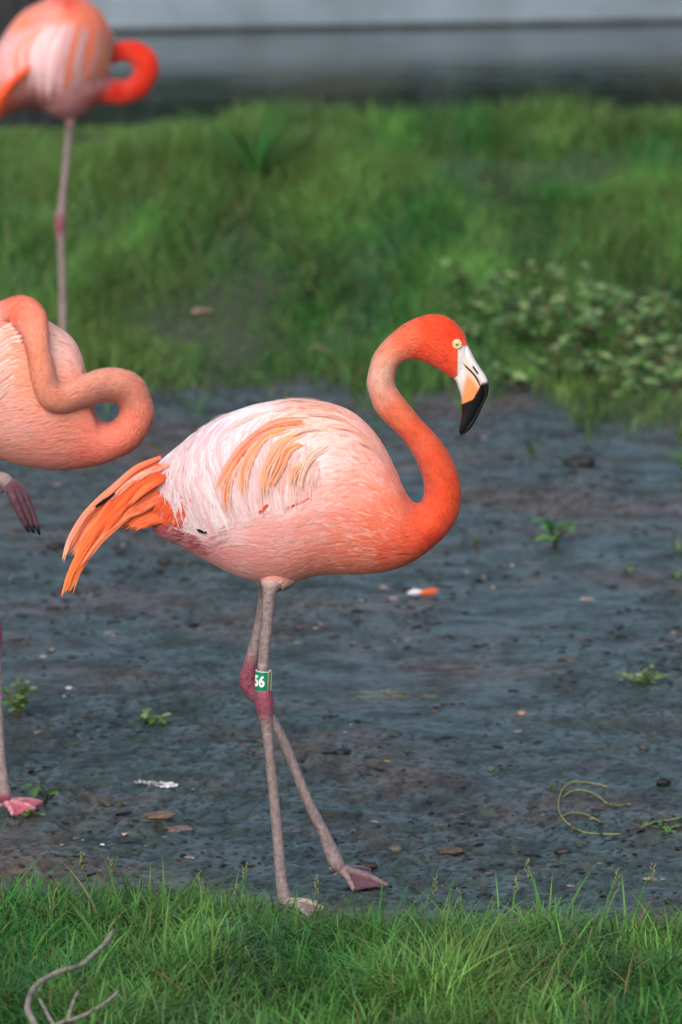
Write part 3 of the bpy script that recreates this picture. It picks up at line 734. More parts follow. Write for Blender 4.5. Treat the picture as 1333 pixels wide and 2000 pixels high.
    def groove(pts, wpx, name, bv_):
        p3 = on_body(bv_, pts, 16, (.0006, .0006), 1); t = np.linspace(0, 1, 16)
        mbx = MB(); mbx.grid(tube(p3, wpx*.0005*np.interp(t, [0, .2, .8, 1], [.3, 1, 1, .5]), 8), lin((16, 14, 16))); mbx.build(name, M['bill']).parent = low
    groove([(905.5, 710), (912, 717), (919, 724), (927, 733), (934, 744), (939, 756)], 3.2, 'mouth_line', bvb)
    groove([(923.5, 714), (928, 721), (935, 731)], 3.6, 'nostril', bvu)
    # ---- eyes
    for sgn in (-1, 1):
        h = hit(bv, 893, 672, 0.0)
        yy = h[1] if sgn < 0 else 2*Y0-h[1]
        c = P(893, 672, yy-.0016) if sgn < 0 else np.array([h[0], yy+.0016, h[2]])
        rr = 6.4*mpp(0); em = MB(); nr = 9; g2 = np.zeros((nr, 24, 3)); col = np.zeros((nr, 24, 3))
        th = np.linspace(0, 2*math.pi, 24, endpoint=False)
        for k in range(nr):
            q = k/(nr-1); rad = rr*math.sin(q*1.45); dep = rr*.42*math.cos(q*1.45)
            g2[k] = c+np.stack([rad*np.cos(th), np.full(24, sgn*dep), rad*np.sin(th)], -1)
            col[k] = lin((16, 14, 12)) if k <= 1 else (lin((200, 184, 108)) if k < 7 else lin((70, 52, 36)))
        em.grid(g2, col, True, True); e = em.build('eye', M['eye'], root)
        th2 = np.linspace(0, 2*math.pi, 28); ring = np.stack([c[0]+rr*1.16*np.cos(th2), np.full(28, c[1]-sgn*.0002), c[2]+rr*1.16*np.sin(th2)], -1)
        rm = MB(); rm.grid(tube(ring, .0019, 8), lin((222, 210, 168)), True, False); rm.build('eye_ring', M['bill']).parent = e
    # ---- green leg ring with its number
    ctr_t, ctr_b = P(515, 1309, Y0-.042), P(513.5, 1347, Y0-.04); rad = 15.2*mpp(0)
    ax = (ctr_t-ctr_b); hgt_ = np.linalg.norm(ax); ax /= hgt_
    ex = np.array([1., 0, 0]); ex -= ax*np.dot(ex, ax); ex /= np.linalg.norm(ex); ey = np.cross(ax, ex)   # ey ~ away/near
    if ey[1] > 0: ey = -ey                     # towards the camera
    def cyl(a, z, r): return ctr_b+ax*z+r*(np.sin(a)*ex+np.cos(a)*ey)     # a=0 faces the camera
    th = np.linspace(0, 2*math.pi, 48, endpoint=False)
    GREEN, RIM = lin((18, 132, 98)), lin((206, 214, 204))
    zs = [(.0, rad), (.0, rad), (.001, rad+.0004), (hgt_*.5, rad), (hgt_-.0012, rad+.0003), (hgt_-.0006, rad+.0003), (hgt_, rad-.0004), (hgt_, rad-.0016), (0, rad-.0016)]
    gg = np.array([[cyl(a, z, r) for a in th] for z, r in zs]); cc = np.zeros(gg.shape); cc[:] = GREEN; cc[5:8] = RIM
    flap = (th > .62) & (th < 1.6); cc[2:5, flap] = lin((150, 158, 132)); 
    bm2 = MB(); bm2.grid(gg, cc, True, False)
    band = bm2.build('leg_ring', M['band'], root)
    sm = MB(); a = .98
    sg = np.array([[cyl(a-.05, z, rad+.0012), cyl(a+.07, z, rad+.0012)] for z in np.linspace(.0, hgt_+.001, 6)]); sm.grid(sg, lin((70, 66, 44)), False, False)
    sg = np.array([[cyl(a+.07, z, rad+.0016), cyl(a+.3, z, rad+.0026)] for z in np.linspace(.0, hgt_+.001, 6)]); sm.grid(sg, lin((186, 180, 140)), False, False)
    sm.build('ring_seam', M['band']).parent = band
    cu = bpy.data.curves.new('number', 'FONT'); cu.body = '56'; cu.size = 1; cu.offset = .035; cu.extrude = 0; cu.resolution_u = 4
    to = bpy.data.objects.new('number_tmp', cu); COL.objects.link(to)
    dg = bpy.context.evaluated_depsgraph_get(); tm = bpy.data.meshes.new_from_object(to.evaluated_get(dg)); bpy.data.objects.remove(to)
    bmm = bmesh.new(); bmm.from_mesh(tm); bmesh.ops.triangulate(bmm, faces=bmm.faces[:])
    bmesh.ops.subdivide_edges(bmm, edges=[e for e in bmm.edges if e.calc_length() > .12], cuts=2); bmesh.ops.triangulate(bmm, faces=bmm.faces[:])
    vv = np.array([v.co[:] for v in bmm.verts]); ff = np.array([[v.index for v in f.verts] for f in bmm.faces]); bmm.free()
    hx = vv[:, 0].max()-vv[:, 0].min(); vv[:, :2] -= vv[:, :2].min(0); sc = .024/vv[:, 1].max()
    right = .22                                  # right edge of the 6, radians from the camera side
    ang = right-(vv[:, 0].max()-vv[:, 0])*sc*.78/rad; zz = .0085+vv[:, 1]*sc
    nv = np.array([cyl(a_, z_, rad+.0011) for a_, z_ in zip(ang, zz)])
    nm = MB(); nm.add(nv, ff, lin((236, 240, 236))); nm.build('number', M['band'], None, False).parent = band
    return root
main_flamingo()

# ================================================================== FLAMINGO PREENING (left, on one leg)
def generic_flamingo(label, st, Y0, ctrl, near, foot, extra=None, body_L=.045, seed=5, counts=(7000, 9000), neck_px=170, streak_or=.5, plumes=None, base=None, hocks=(), R=260):
    rng = np.random.default_rng(seed)
    root = thing('flamingo', label, 'flamingo', base)
    S = 56; g = sweep_px(st, Y0, R, S); colf = field(ctrl, 3.0, 12.0 if Y0 < 3 else 7.0)
    mb = MB(); px, py = proj(g); mb.grid(g, colf(px, py)); nb = mb.n
    sc = mpp(Y0)/mpp(0)
    for lg in near:
        pts = leg_geo(mb, lg['st'], Y0, lg['hocks'], lg.get('blend'))
        foot_geo(mb, pts[-1], lg['heading'], lg.get('scale', 1.), lg['col'], lg['web'], lg['paths'](pts[-1]))
    body = mb.build('body', M['skinplum'], root); body.data.materials.append(M['leg'])
    me = body.data; ls = np.zeros(len(me.polygons), np.int32); me.polygons.foreach_get('loop_start', ls); vi = np.zeros(len(me.loops), np.int32); me.loops.foreach_get('vertex_index', vi)
    vc = np.concatenate(mb.c); pk = vi[ls]
    yy = proj(np.concatenate(mb.v))[1]
    lim = max(l['split'] for l in near)
    me.polygons.foreach_set('material_index', ((pk >= nb) & (yy[pk] > lim)).astype(np.int32))
    bv = bvh_of(mb); pm = MB()
    OR = lin((240, 124, 84))
    cx = proj(g.mean(1))[0]; ib = int(R*extra) if extra else R//2
    def streak(px, py, col, rng):
        k = (np.clip(rng.uniform(0, 1, len(px))-.7, 0, .3)/.3*streak_or)[:, None]; w_ = (np.clip(rng.uniform(0, 1, len(px))-.7, 0, .3)/.3*.22)[:, None]
        col = col*(1-k)+OR*k; return np.clip(col*(1-w_)+lin((250, 222, 218))*w_, 0, .95)
    coverts(pm, g, counts[0], (3, ib), body_L, .0068, colf, rng, .35, .0024, 5, .035, streak)
    coverts(pm, g, counts[1], (int(ib*.93), R-3), .0115, .0026, lambda a_, b_: colf(a_, b_)*(1.03+.10*fbm(a_*.06, b_*.06, 3, 23))[..., None], rng, 0, .0020, 3, .06)
    pl = pm.build('plumage', M['plumage'], root); pl['kind'] = 'stuff'
    for q in (plumes or []):
        pts, wd, a, b2, of = q[:5]
        p3 = on_body(bv, pts, 18, of) if len(q) < 6 else P(*catmull(np.asarray(pts, float), 18).T, q[5])
        vane(p3, wd*mpp(Y0), lin(a), lin(b2), rng, 6, nrm=None if len(q) > 5 else body_normals(bv, p3)).build('wing_feather' if len(q) < 7 else 'tail_feather', M['plumage'], root)
    return root, bv

st2 = [(-430, 800, -425, 850, 14, 0), (-370, 735, -365, 860, 45, 0), (-270, 655, -270, 885, 85, 0), (-150, 605, -155, 900, 108, 0), (-60, 592, -70, 898, 116, 0), (0, 599, -10, 893, 114, 0), (58, 612, 46, 906, 106, 0),
       (103, 636, 92, 914, 94, 0), (138, 661, 128, 915, 80, 0), (158, 697, 160, 912, 66, 0), (168, 745, 195, 906, 52, 0), (176, 792, 218, 898, 44, 0), (186, 818, 236, 891, 42, 0), (205, 828, 256, 880, 40, 0), (222, 823, 276, 862, 37, 0), (233, 811, 292, 836, 34, 0),
       (236, 799, 300, 808, 32, 0), (234, 791, 294, 778, 31, -.003), (227, 785, 279, 744, 31, -.01), (214, 782, 252, 726, 31, -.022), (199, 784, 214, 720, 31, -.036), (178, 790, 184, 726, 30, -.055), (150, 799, 152, 738, 30, -.075), (124, 806, 128, 747, 29, -.09),
       (100, 803, 115, 744, 27, -.10), (82, 791, 109, 734, 26, -.105), (69, 766, 105, 716, 25, -.108), (61, 736, 101, 698, 24, -.108), (56, 702, 97, 681, 24, -.105), (51, 676, 95, 662, 25, -.10), (44, 655, 93, 639, 27, -.09), (33, 641, 88, 611, 29, -.075), (22, 635, 70, 588, 29, -.06),
       (14, 627, 45, 578, 26, -.05), (6, 632, 18, 584, 23, -.045), (-8, 640, -12, 598, 18, -.045), (-30, 650, -36, 620, 12, -.05), (-55, 655, -58, 640, 8, -.05)]
c2 = [(-300, 750, (246, 215, 212)), (-150, 650, (247, 218, 214)), (0, 640, (247, 214, 208)), (0, 700, (244, 180, 164)), (30, 760, (243, 172, 156)), (0, 850, (240, 160, 144)), (60, 830, (242, 162, 142)), (60, 890, (236, 144, 122)), (120, 680, (247, 196, 180)), (145, 700, (246, 180, 160)),
      (120, 860, (241, 138, 108)), (110, 900, (236, 128, 100)), (180, 850, (241, 124, 88)), (170, 900, (234, 110, 78)), (240, 860, (240, 112, 74)), (280, 820, (241, 118, 80)), (270, 770, (243, 136, 100)), (220, 750, (244, 150, 112)), (160, 765, (244, 146, 106)), (110, 775, (242, 140, 98)),
      (80, 740, (241, 142, 96)), (75, 690, (238, 132, 82)), (70, 650, (242, 140, 98)), (60, 610, (243, 128, 86)), (30, 600, (240, 104, 60)), (20, 620, (239, 98, 56))]
c2 = [(x_, y_, tuple(int(v+(255-v)*k_) for v, k_ in zip(c_, (.2, .15, .2)))) for x_, y_, c_ in c2]
Y2 = float(GH(20, 1588)[1])-.01
def ground_toes(*tips):
    def f(A):
        out = []
        for tp in tips: t_ = GH(*tp, .003); out.append(np.array([A*.5+t_*.5+np.array([0, 0, .005]), t_]))
        return out
    return f
def hang_toes(A):                              # lifted foot, toes hanging closed
    yb = A[1]
    return [np.array([P(40, 955, yb), P(58, 990, yb), P(78, 1044, yb)]), np.array([P(33, 962, yb-.008), P(50, 996, yb-.008), P(67, 1041, yb-.006)]), np.array([P(24, 966, yb-.016), P(38, 998, yb-.018), P(57, 1039, yb-.014)])]
legs2 = [dict(st=[(-40, 850, 120, .0), (-34, 890, 80, .0), (-30, 925, 40, .0), (-28, 960, 28, .0), (-22, 1080, 23, 0), (-16, 1190, 24, 0), (-14, 1222, 36, 0), (-12, 1248, 34, 0), (-8, 1280, 22, 0), (-3, 1400, 20, 0), (3, 1490, 20, 0), (7, 1535, 24, 0), (10, 1556, 26, 0), (12, 1566, 20, 0)],
              hocks=[(-13, 1235, 34), (10, 1566, 16)], blend=(940, 960, lin((236, 170, 156))), heading=math.radians(-4), col=lin((206, 134, 142)), web=lin((200, 98, 116)), split=955, paths=ground_toes((28, 1598), (77, 1583), (92, 1568))),
         dict(st=[(-120, 860, 110, -.06), (-150, 890, 60, -.06), (-170, 905, 30, -.06), (-200, 925, 24, -.06), (-228, 940, 36, -.06), (-205, 950, 28, -.06), (-120, 940, 20, -.06), (-40, 932, 20, -.06), (-8, 932, 22, -.06), (8, 937, 27, -.06), (20, 948, 24, -.06)],
              hocks=[(-225, 940, 30)], heading=0, col=lin((96, 62, 74)), web=lin((72, 28, 40)), paths=hang_toes, scale=1.45, split=955)]
root2, bv2 = generic_flamingo('orange-pink flamingo standing on one leg with neck looped and head resting on its back', st2, Y2, c2, legs2, None, extra=.36, seed=5, counts=(12000, 16000), base=tuple(GH(12, 1585)),
    streak_or=.35, plumes=[([(52-abs(k-7)*1.5, 628+k*9), (22, 634+k*9.5), (-8, 654+k*10), (-30, 684+k*10)], 9, [(247, 196, 178), (246, 204, 192), (245, 176, 156), (247, 196, 182)][(k*3) % 4], [(248, 210, 198), (248, 214, 206), (246, 186, 168), (247, 202, 190)][(k*3) % 4], (.002, .004)) for k in range(14)]+
    [([(-240-6*k, 660+8*k), (-300-9*k, 720+8*k), (-350-10*k, 800+8*k), (-380-10*k, 880+6*k)], 22, (240, 110, 70), (246, 150, 104), None, Y2-.03-.004*k, 1) for k in range(8)])

# ================================================================== FLAMINGO FAR BEHIND
Y3 = float(GH(123, 706)[1])
st3 = [(-70, 215, -60, 260, 10, -.06), (-35, 150, -20, 245, 40, -.05), (0, 84, 30, 215, 85, -.03), (45, 25, 75, 212, 110, 0), (100, 0, 118, 228, 118, 0), (150, -4, 150, 228, 112, .02), (188, 16, 176, 210, 95, .04), (212, 55, 190, 202, 72, .05), (216, 110, 198, 200, 46, .05), (211, 145, 212, 203, 34, .05),
       (222, 153, 228, 205, 27, .05), (240, 156, 254, 202, 25, .05), (254, 150, 283, 188, 24, .05), (260, 139, 304, 158, 23, .05), (258, 126, 311, 130, 22, .05), (252, 121, 300, 100, 22, .055), (240, 119, 272, 82, 22, .065), (227, 122, 242, 79, 22, .08), (212, 126, 220, 84, 22, .105),
       (196, 120, 204, 78, 21, .135), (175, 90, 196, 58, 20, .15), (158, 50, 188, 36, 20, .15), (140, 22, 164, 2, 20, .13), (135, 8, 154, -16, 21, .11), (122, 4, 132, -26, 20, .09), (105, 4, 105, -16, 14, .07), (88, 8, 88, 0, 6, .06)]
c3 = [(0, 130, (236, 168, 166)), (40, 70, (240, 196, 200)), (60, 30, (242, 150, 118)), (100, 60, (238, 176, 172)), (130, 20, (242, 160, 140)), (120, 130, (242, 208, 212)), (60, 150, (236, 172, 176)), (180, 40, (240, 130, 92)), (200, 90, (239, 110, 70)), (170, 130, (240, 150, 116)), (150, 150, (236, 180, 176)),
      (190, 160, (236, 176, 182)), (140, 215, (226, 160, 170)), (90, 205, (150, 60, 60)), (20, 190, (240, 96, 56)), (-20, 220, (240, 100, 58)), (230, 180, (202, 36, 16)), (280, 180, (204, 36, 16)), (300, 130, (212, 44, 20)), (270, 95, (214, 48, 22)), (230, 100, (198, 34, 16)), (150, 5, (230, 60, 30)), (205, 190, (228, 60, 34))]
legs3 = [dict(st=[(138, 190, 70, 0), (138, 215, 45, 0), (137, 232, 22, 0), (136, 245, 16, 0), (129, 320, 14, 0), (121, 400, 15, 0), (118, 430, 21, 0), (118, 448, 20, 0), (119, 470, 14, 0), (122, 560, 13.5, 0), (123, 640, 13.5, 0), (123, 690, 16, 0), (124, 698, 14, 0)],
              hocks=[(118, 438, 18)], blend=(236, 246, lin((226, 160, 160))), heading=math.radians(10), col=lin((190, 130, 138)), web=lin((180, 90, 110)), split=242, paths=ground_toes((150, 722), (176, 712), (170, 702)))]
pl3 = []
r3 = np.random.default_rng(77)
for k in range(34):
    k = k*.47; x = 20+k*12+r3.normal(0, 5); a = [(240, 196, 200), (242, 150, 112), (244, 212, 216), (238, 178, 176), (236, 186, 190), (241, 136, 96)][r3.integers(6) if k < 11 else (1, 5, 3)[r3.integers(3)]]
    pl3.append(([(x+30*(1-k/16)+10, 40+abs(k-8)*3), (x+8, 95), (x, 140), (x-4, 185-abs(k-6)*4+r3.normal(0, 12))], 12, a, a, (.003, .009)))
for k in range(9):
    pl3.append(([(60-k*4, 130+k*3), (25-k*4, 165+k*4), (-10-k*3, 225+k*2), (-28-k*2, 255)], 16, (242, 92, 48), (243, 110, 64), None, Y3-.215-.004*k, 1))
root3, bv3 = generic_flamingo('distant pink flamingo on one leg on the grass, scarlet neck curled in a ring', st3, Y3, c3, legs3, None, extra=.36, seed=8, counts=(4000, 5000), base=tuple(GH(123, 706)), streak_or=.4, plumes=pl3, body_L=.06)

# ------------------------------------------------------------------ grass
def blades(name, label, xy, hh, wd, lean, col, K, rng, seedz=0, cat='grass', parent=None, sink=.01):
    n = len(xy); z = hgt(xy[:, 0], xy[:, 1])-sink
    az = rng.uniform(0, 2*math.pi, n); d = np.stack([np.cos(az), np.sin(az), np.zeros(n)], -1)
    fa = az+math.pi/2+rng.normal(0, .6, n); sdv = np.stack([np.cos(fa), np.sin(fa), np.zeros(n)], -1)
    V = np.zeros((n, K, 2, 3)); C = np.zeros((n, K, 2, 3)); t = np.linspace(0, 1, K)
    root_ = np.stack([xy[:, 0], xy[:, 1], z], -1)
    for q in range(K):
        cur = lean*t[q]**1.7
        up = t[q]*(1-.32*np.clip(lean, 0, 1.6)*t[q])
        ctr = root_+d*(hh*cur)[:, None]; ctr[:, 2] += hh*up
        ww = wd*.5*(1-t[q]**2.2*.93)
        V[:, q, 0] = ctr-sdv*ww[:, None]; V[:, q, 1] = ctr+sdv*ww[:, None]
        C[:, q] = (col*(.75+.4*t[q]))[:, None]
    base = (np.arange(n)*K*2)[:, None]
    loc = np.array([[q*2, q*2+1, q*2+3, q*2+2] for q in range(K-1)])
    f = (base[:, :, None]+loc[None]).reshape(-1, 4)
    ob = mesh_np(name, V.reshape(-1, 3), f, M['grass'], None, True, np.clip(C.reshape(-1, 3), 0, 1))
    return tag(ob, label, cat, kind='stuff')
def grass_cols(x, y, n, rng, dead=.06, s=1.):
    a, b2, c = np.array([.044, .180, .028]), np.array([.140, .305, .060]), np.array([.016, .080, .024])
    k = np.clip(.5+1.5*fbm(x*1.5, y*.4, 3, 31)+rng.normal(0, .22, n), 0, 1)[:, None]; k2 = np.clip(.9*fbm(x*2.2+9, y*.6, 3, 37)+rng.normal(0, .15, n), 0, 1)[:, None]
    col = a*(1-k)+b2*k; col = col*(1-k2)+c*k2
    k3 = fbm(x*5.5+4, y*.85, 3, 95)[:, None]; col = col*np.clip(1+.65*k3, .45, 1.7); bl = np.clip(fbm(x*3+8, y*.7, 2, 97)*.8, 0, .5)[:, None]; col = col*(1-bl)+np.array([.055, .16, .085])*bl
    dd = (rng.uniform(0, 1, n) < dead)[:, None]; col = np.where(dd, np.array([.22, .17, .08])*rng.uniform(.6, 1.2, (n, 1)), col)
    yl = (rng.uniform(0, 1, n) < .08)[:, None]; col = np.where(yl & ~dd, np.array([.13, .25, .04]), col)
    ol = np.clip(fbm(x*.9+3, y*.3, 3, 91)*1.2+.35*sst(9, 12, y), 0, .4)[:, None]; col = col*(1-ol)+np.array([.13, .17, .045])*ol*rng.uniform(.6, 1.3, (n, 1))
    return col*s
rng = np.random.default_rng(11)
# rear bank
n = 165000
x = rng.uniform(-2.6, 2.6, n); y = rng.uniform(6.0, 14.0, n)
e = rear_edge(x); ed = y-e+.25*noise(x*5, y*4, 12)
ok = (rng.uniform(0, 1, n) < np.maximum(sst(-.15, .7, ed), .5*(noise(x*6, y*2.2, 15) > .25)*sst(-.9, 0, ed))); ok &= (fbm(x*4, y*.8, 3, 44) > -.85) | (rng.uniform(0, 1, n) < .5)
x, y = x[ok], y[ok]
xo = rng.uniform(2.5, 4.6, 46000)*rng.choice([-1, 1], 46000); yo = rng.uniform(5.5, 14.0, 46000)
x = np.concatenate([x, xo]); y = np.concatenate([y, yo]); n = len(x)
clump = np.clip(1+1.3*fbm(x*1.4, y*.5, 3, 51), .35, 2.3)
hh = .075*clump*rng.uniform(.6, 1.4, n)*(1+.25*sst(7.5, 10, y)); 
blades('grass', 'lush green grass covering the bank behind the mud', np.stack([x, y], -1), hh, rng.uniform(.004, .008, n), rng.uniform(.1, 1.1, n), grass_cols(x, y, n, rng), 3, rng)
# front turf
n = 40000
x = rng.uniform(-.95, .95, n); y = rng.uniform(-1.5, .08, n)
ed = front_edge(x)-y; ok = rng.uniform(0, 1, n) < sst(-.08, .12, ed)*1.0
x, y = x[ok], y[ok]; n = len(x)
tall = 1+.8*np.clip(noise(x*3, y*3, 61), 0, 1)
hh = np.where(rng.uniform(0, 1, n) < .06, rng.uniform(1.3, 1.9, n), 1.)*rng.uniform(.04, .095, n)*tall
ln_ = rng.uniform(.2, 1.7, n)
col = grass_cols(x*1.6, y*2, n, rng, .07)
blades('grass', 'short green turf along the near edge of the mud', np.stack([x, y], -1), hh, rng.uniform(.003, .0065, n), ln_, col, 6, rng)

# ------------------------------------------------------------------ mud crumbs
ico = None
def icos(sub=1):
    bm = bmesh.new(); bmesh.ops.create_icosphere(bm, subdivisions=sub, radius=1)
    v = np.array([q.co[:] for q in bm.verts]); f = np.array([[q.index for q in ff.verts] for ff in bm.faces]); bm.free(); return v, f
iv, iff = icos(1)
cl = MB(); rng = np.random.default_rng(21)
cnt = 0
while cnt < 3600:
    x = rng.uniform(-1.15, 1.15); y = rng.uniform(-.2, 7.2)
    if y < front_edge(x)-.03 or noise(x*2.2, y*1.1, 71)+.5*noise(x*7, y*3, 72) < .10+rng.uniform(-.18, .18)-.14*(y < .9): continue
    s = .0024+.0065*rng.uniform(0, 1)**2.4+(.008*rng.uniform() if rng.uniform() < .03 else 0)
    v = iv*(1+.28*rng.normal(0, 1, (len(iv), 1)))*np.array([rng.uniform(.9, 2.6), rng.uniform(.7, 1.2), rng.uniform(.3, .65)])*s
    a = rng.normal(0, .6); c_, s_ = math.cos(a), math.sin(a); v = np.stack([v[:, 0]*c_-v[:, 1]*s_, v[:, 0]*s_+v[:, 1]*c_, v[:, 2]], -1)
    v += np.array([x, y, float(hgt(x, y))+s*.15])
    k = rng.uniform(); col = np.array([.014, .015, .016])*(.4+k*1.6) if k < .8 else (np.array([.085, .062, .05])*(.4+rng.uniform()) if k < .97 else np.array([.32, .26, .22]))
    cl.add(v, iff, col); cnt += 1
crumbs = cl.build('mud_crumbs', M['stone'], None, False); tag(crumbs, 'small crumbs of dark mud scattered over the flat', 'mud', kind='stuff')

# ------------------------------------------------------------------ stones and clods that can be told apart
iv2, if2 = icos(3)
def pebble(name, label, px, py, wpx, ratio, col, rough=.12, cat='stone', seed=0, group=None):
    r = np.random.default_rng(seed); c = GH(px, py+2); s = wpx*.5*mpp(c[1])
    nz = fbm(iv2[:, 0]*1.3+seed, iv2[:, 1]*1.3+iv2[:, 2], 3, seed % 20)
    v = iv2*(1+rough*1.6*nz[:, None])*np.array([1, .8, ratio])*s
    v[:, 2] = np.maximum(v[:, 2], -s*ratio*.6)
    z0 = float(hgt(c[0], c[1])); v = v+np.array([c[0], c[1], z0+s*ratio*.45])
    ob = mesh_np(name, v, if2, M['stone'], None, True, np.clip(lin(col)*(1+.25*nz[:, None]), .005, 1), loc=(c[0], c[1], z0))
    return tag(ob, label, cat, group)
pebble('pebble', 'smooth grey-brown pebble on mud just past the webbed foot', 773, 1660, 27, .62, (104, 96, 90), .04, seed=1)
pebble('stone', 'dark angular stone on mud by the near turf, below the wiry runner', 1100, 1664, 34, .45, (52, 46, 44), .16, seed=2)
pebble('pebble', 'round dark pebble standing alone on bluish mud', 1258, 1462, 20, .85, (70, 68, 70), .06, seed=3)
pebble('clod', 'lumpy black mud clod above the wiry runner', 1295, 1532, 28, .7, (34, 34, 36), .26, 'clod', seed=4)
pebble('clod', 'flat brown clod lying right of the smooth grey-brown pebble', 880, 1668, 62, .22, (92, 76, 66), .28, 'clod', seed=5)
pebble('clod', 'dark brown clod touching the tip of the webbed foot', 718, 1693, 42, .45, (58, 46, 40), .28, 'clod', seed=6)
pebble('clod', 'brown clod behind the shank of the striding leg', 640, 1590, 30, .4, (70, 56, 46), .25, 'clod', seed=7)
pebble('clod', 'dark rounded clod on mud under the flamingo tail plumes', 321, 1106, 26, .7, (58, 48, 44), .2, 'clod', seed=8)
pebble('clod', 'large dark clod on mud left of the bright yellow-green grass tuft', 1136, 905, 62, .4, (42, 40, 40), .3, 'clod', seed=9)
pebble('clod', 'small brown clod just right of the dark rounded clod under the tail plumes', 365, 1100, 20, .5, (66, 58, 54), .2, 'clod', seed=10)
pebble('stone', 'flat brown stone chip on mud just below the thin tan bark flake', 350, 1618, 56, .12, (124, 104, 92), .2, seed=11)
pebble('bark_flake', 'thin tan bark flake on mud below the white splash', 312, 1594, 62, .16, (120, 94, 74), .3, 'flake', seed=12)
pebble('pebble', 'small tan pebble on mud right of the brown algae patch', 1019, 1392, 18, .6, (168, 130, 106), .1, seed=13)
pebble('clod', 'black clod on mud below the lifted foot of the one-legged flamingo', 110, 1068, 40, .4, (40, 40, 40), .28, 'clod', seed=14)
pebble('stone', 'pale pinkish stone on the mud edge in front of the rear grass', 620, 690, 44, .6, (150, 112, 104), .2, seed=15)

# ------------------------------------------------------------------ splashes, algae, fallen feather
def splat(name, label, spots, mat, cat, seed, h=.0015):
    r = np.random.default_rng(seed); mb = MB(); ctr = GH(spots[0][0], spots[0][1])
    for px, py, wx, wy in spots:
        th = np.linspace(0, 2*math.pi, 30, endpoint=False); rr = 1+.4*noise(np.cos(th)*2+seed+px, np.sin(th)*2, 5)+.12*r.normal(0, 1, 30)
        rows = []
        for q, lift in ((1.0, .0005), (.85, h), (.45, h*1.3), (.05, h*1.4)):
            p = GH(px+np.cos(th)*rr*wx*.5*q, py+np.sin(th)*rr*wy*.5*q); p = p.copy(); p[:, 2] += lift; rows.append(p)
        mb.grid(np.array(rows), np.array([.7, .7, .7]), True, True)
    ob = mesh_np(name, np.concatenate(mb.v), [np.concatenate(mb.f[k]) for k in (3, 4) if mb.f[k] and sum(map(len, mb.f[k]))], mat, loc=ctr)
    return tag(ob, label, cat)
splat('dropping', 'broken white bird dropping splashed on dark mud', [(274, 1527, 24, 7), (296, 1530, 30, 8), (324, 1533, 44, 11), (342, 1534, 14, 5), (378, 1543, 8, 3)], M['dropping'], 'dropping', 1)
splat('dropping', 'tiny white dropping on mud near the front turf', [(201, 1650, 11, 4)], M['dropping'], 'dropping', 2)
splat('dropping', 'faint white specks of dropping right of the pale weed', [(135, 1344, 14, 5), (148, 1346, 8, 3), (126, 1360, 6, 3)], M['dropping'], 'dropping', 3)
splat('algae_patch', 'brown-green wet algae patch on bluish mud', [(745, 1357, 110, 20), (840, 1360, 50, 9)], M['algae'], 'algae', 4, .001)
ff_root = thing('fallen_feather', 'small fallen feather, half white and half orange, lying on the mud', 'feather', tuple(GH(822, 1160)))
for a, b2, ca, wd in (((796, 1159), (822, 1157), (236, 238, 240), 15), ((818, 1159), (850, 1156), (240, 112, 56), 14)):
    q = np.array([a, ((a[0]+b2[0])/2, a[1]-3), b2], float); s = catmull(q, 12); p3 = GH(s[:, 0], s[:, 1], .008)
    vane(p3, wd*.001, lin(ca), lin(ca), rng, 12, prof=[.1, .55, 1, .8, .45, .08], splay=.6).build('vane', M['plumage'], ff_root)

# ------------------------------------------------------------------ leafy plants
def leaf_mesh(name, ratio, fold, col, n=7):
    t = np.linspace(0, 1, n); wv = np.interp(t, [0, .08, .35, .6, .85, 1], [.04, .45, 1, .9, .45, .02])*ratio*.5
    g = np.zeros((n, 5, 3)); o = np.array([-1, -.5, 0, .5, 1])
    for q in range(n):
        g[q, :, 0] = t[q]; g[q, :, 1] = o*wv[q]; g[q, :, 2] = np.abs(o)*wv[q]*fold-.18*t[q]**2
    c = np.repeat(np.repeat(lin(col)[None, None], n, 0), 5, 1).copy(); c[:, 2] *= 1.25; c *= (1+.1*np.sin(t*9))[:, None, None]
    mb = MB(); mb.grid(g, c, False, False); ob = mb.build(name, M['leaf']); me = ob.data; bpy.data.objects.remove(ob); return me
LEAVES = [leaf_mesh('leaf', .62, .25, c) for c in ((106, 144, 84), (130, 160, 102), (80, 122, 62), (146, 166, 110), (94, 150, 70))]
def add_leaf(root, p, d, size, roll, rng, pal):
    me = LEAVES[pal[rng.integers(len(pal))]]
    ob = bpy.data.objects.new('leaf', me); COL.objects.link(ob)
    d = Vector(d).normalized(); x = d; y = Vector((0, 0, 1)).cross(x)
    if y.length < .05: y = Vector((0, 1, 0))
    y.normalize(); z = x.cross(y); R_ = Matrix((x, y, z)).transposed().to_4x4()
    ob.parent = root; ob.matrix_local = Matrix.Translation(Vector(p)-root.location)@R_@Matrix.Rotation(roll, 4, 'X')@Matrix.Diagonal((size, size, size, 1))
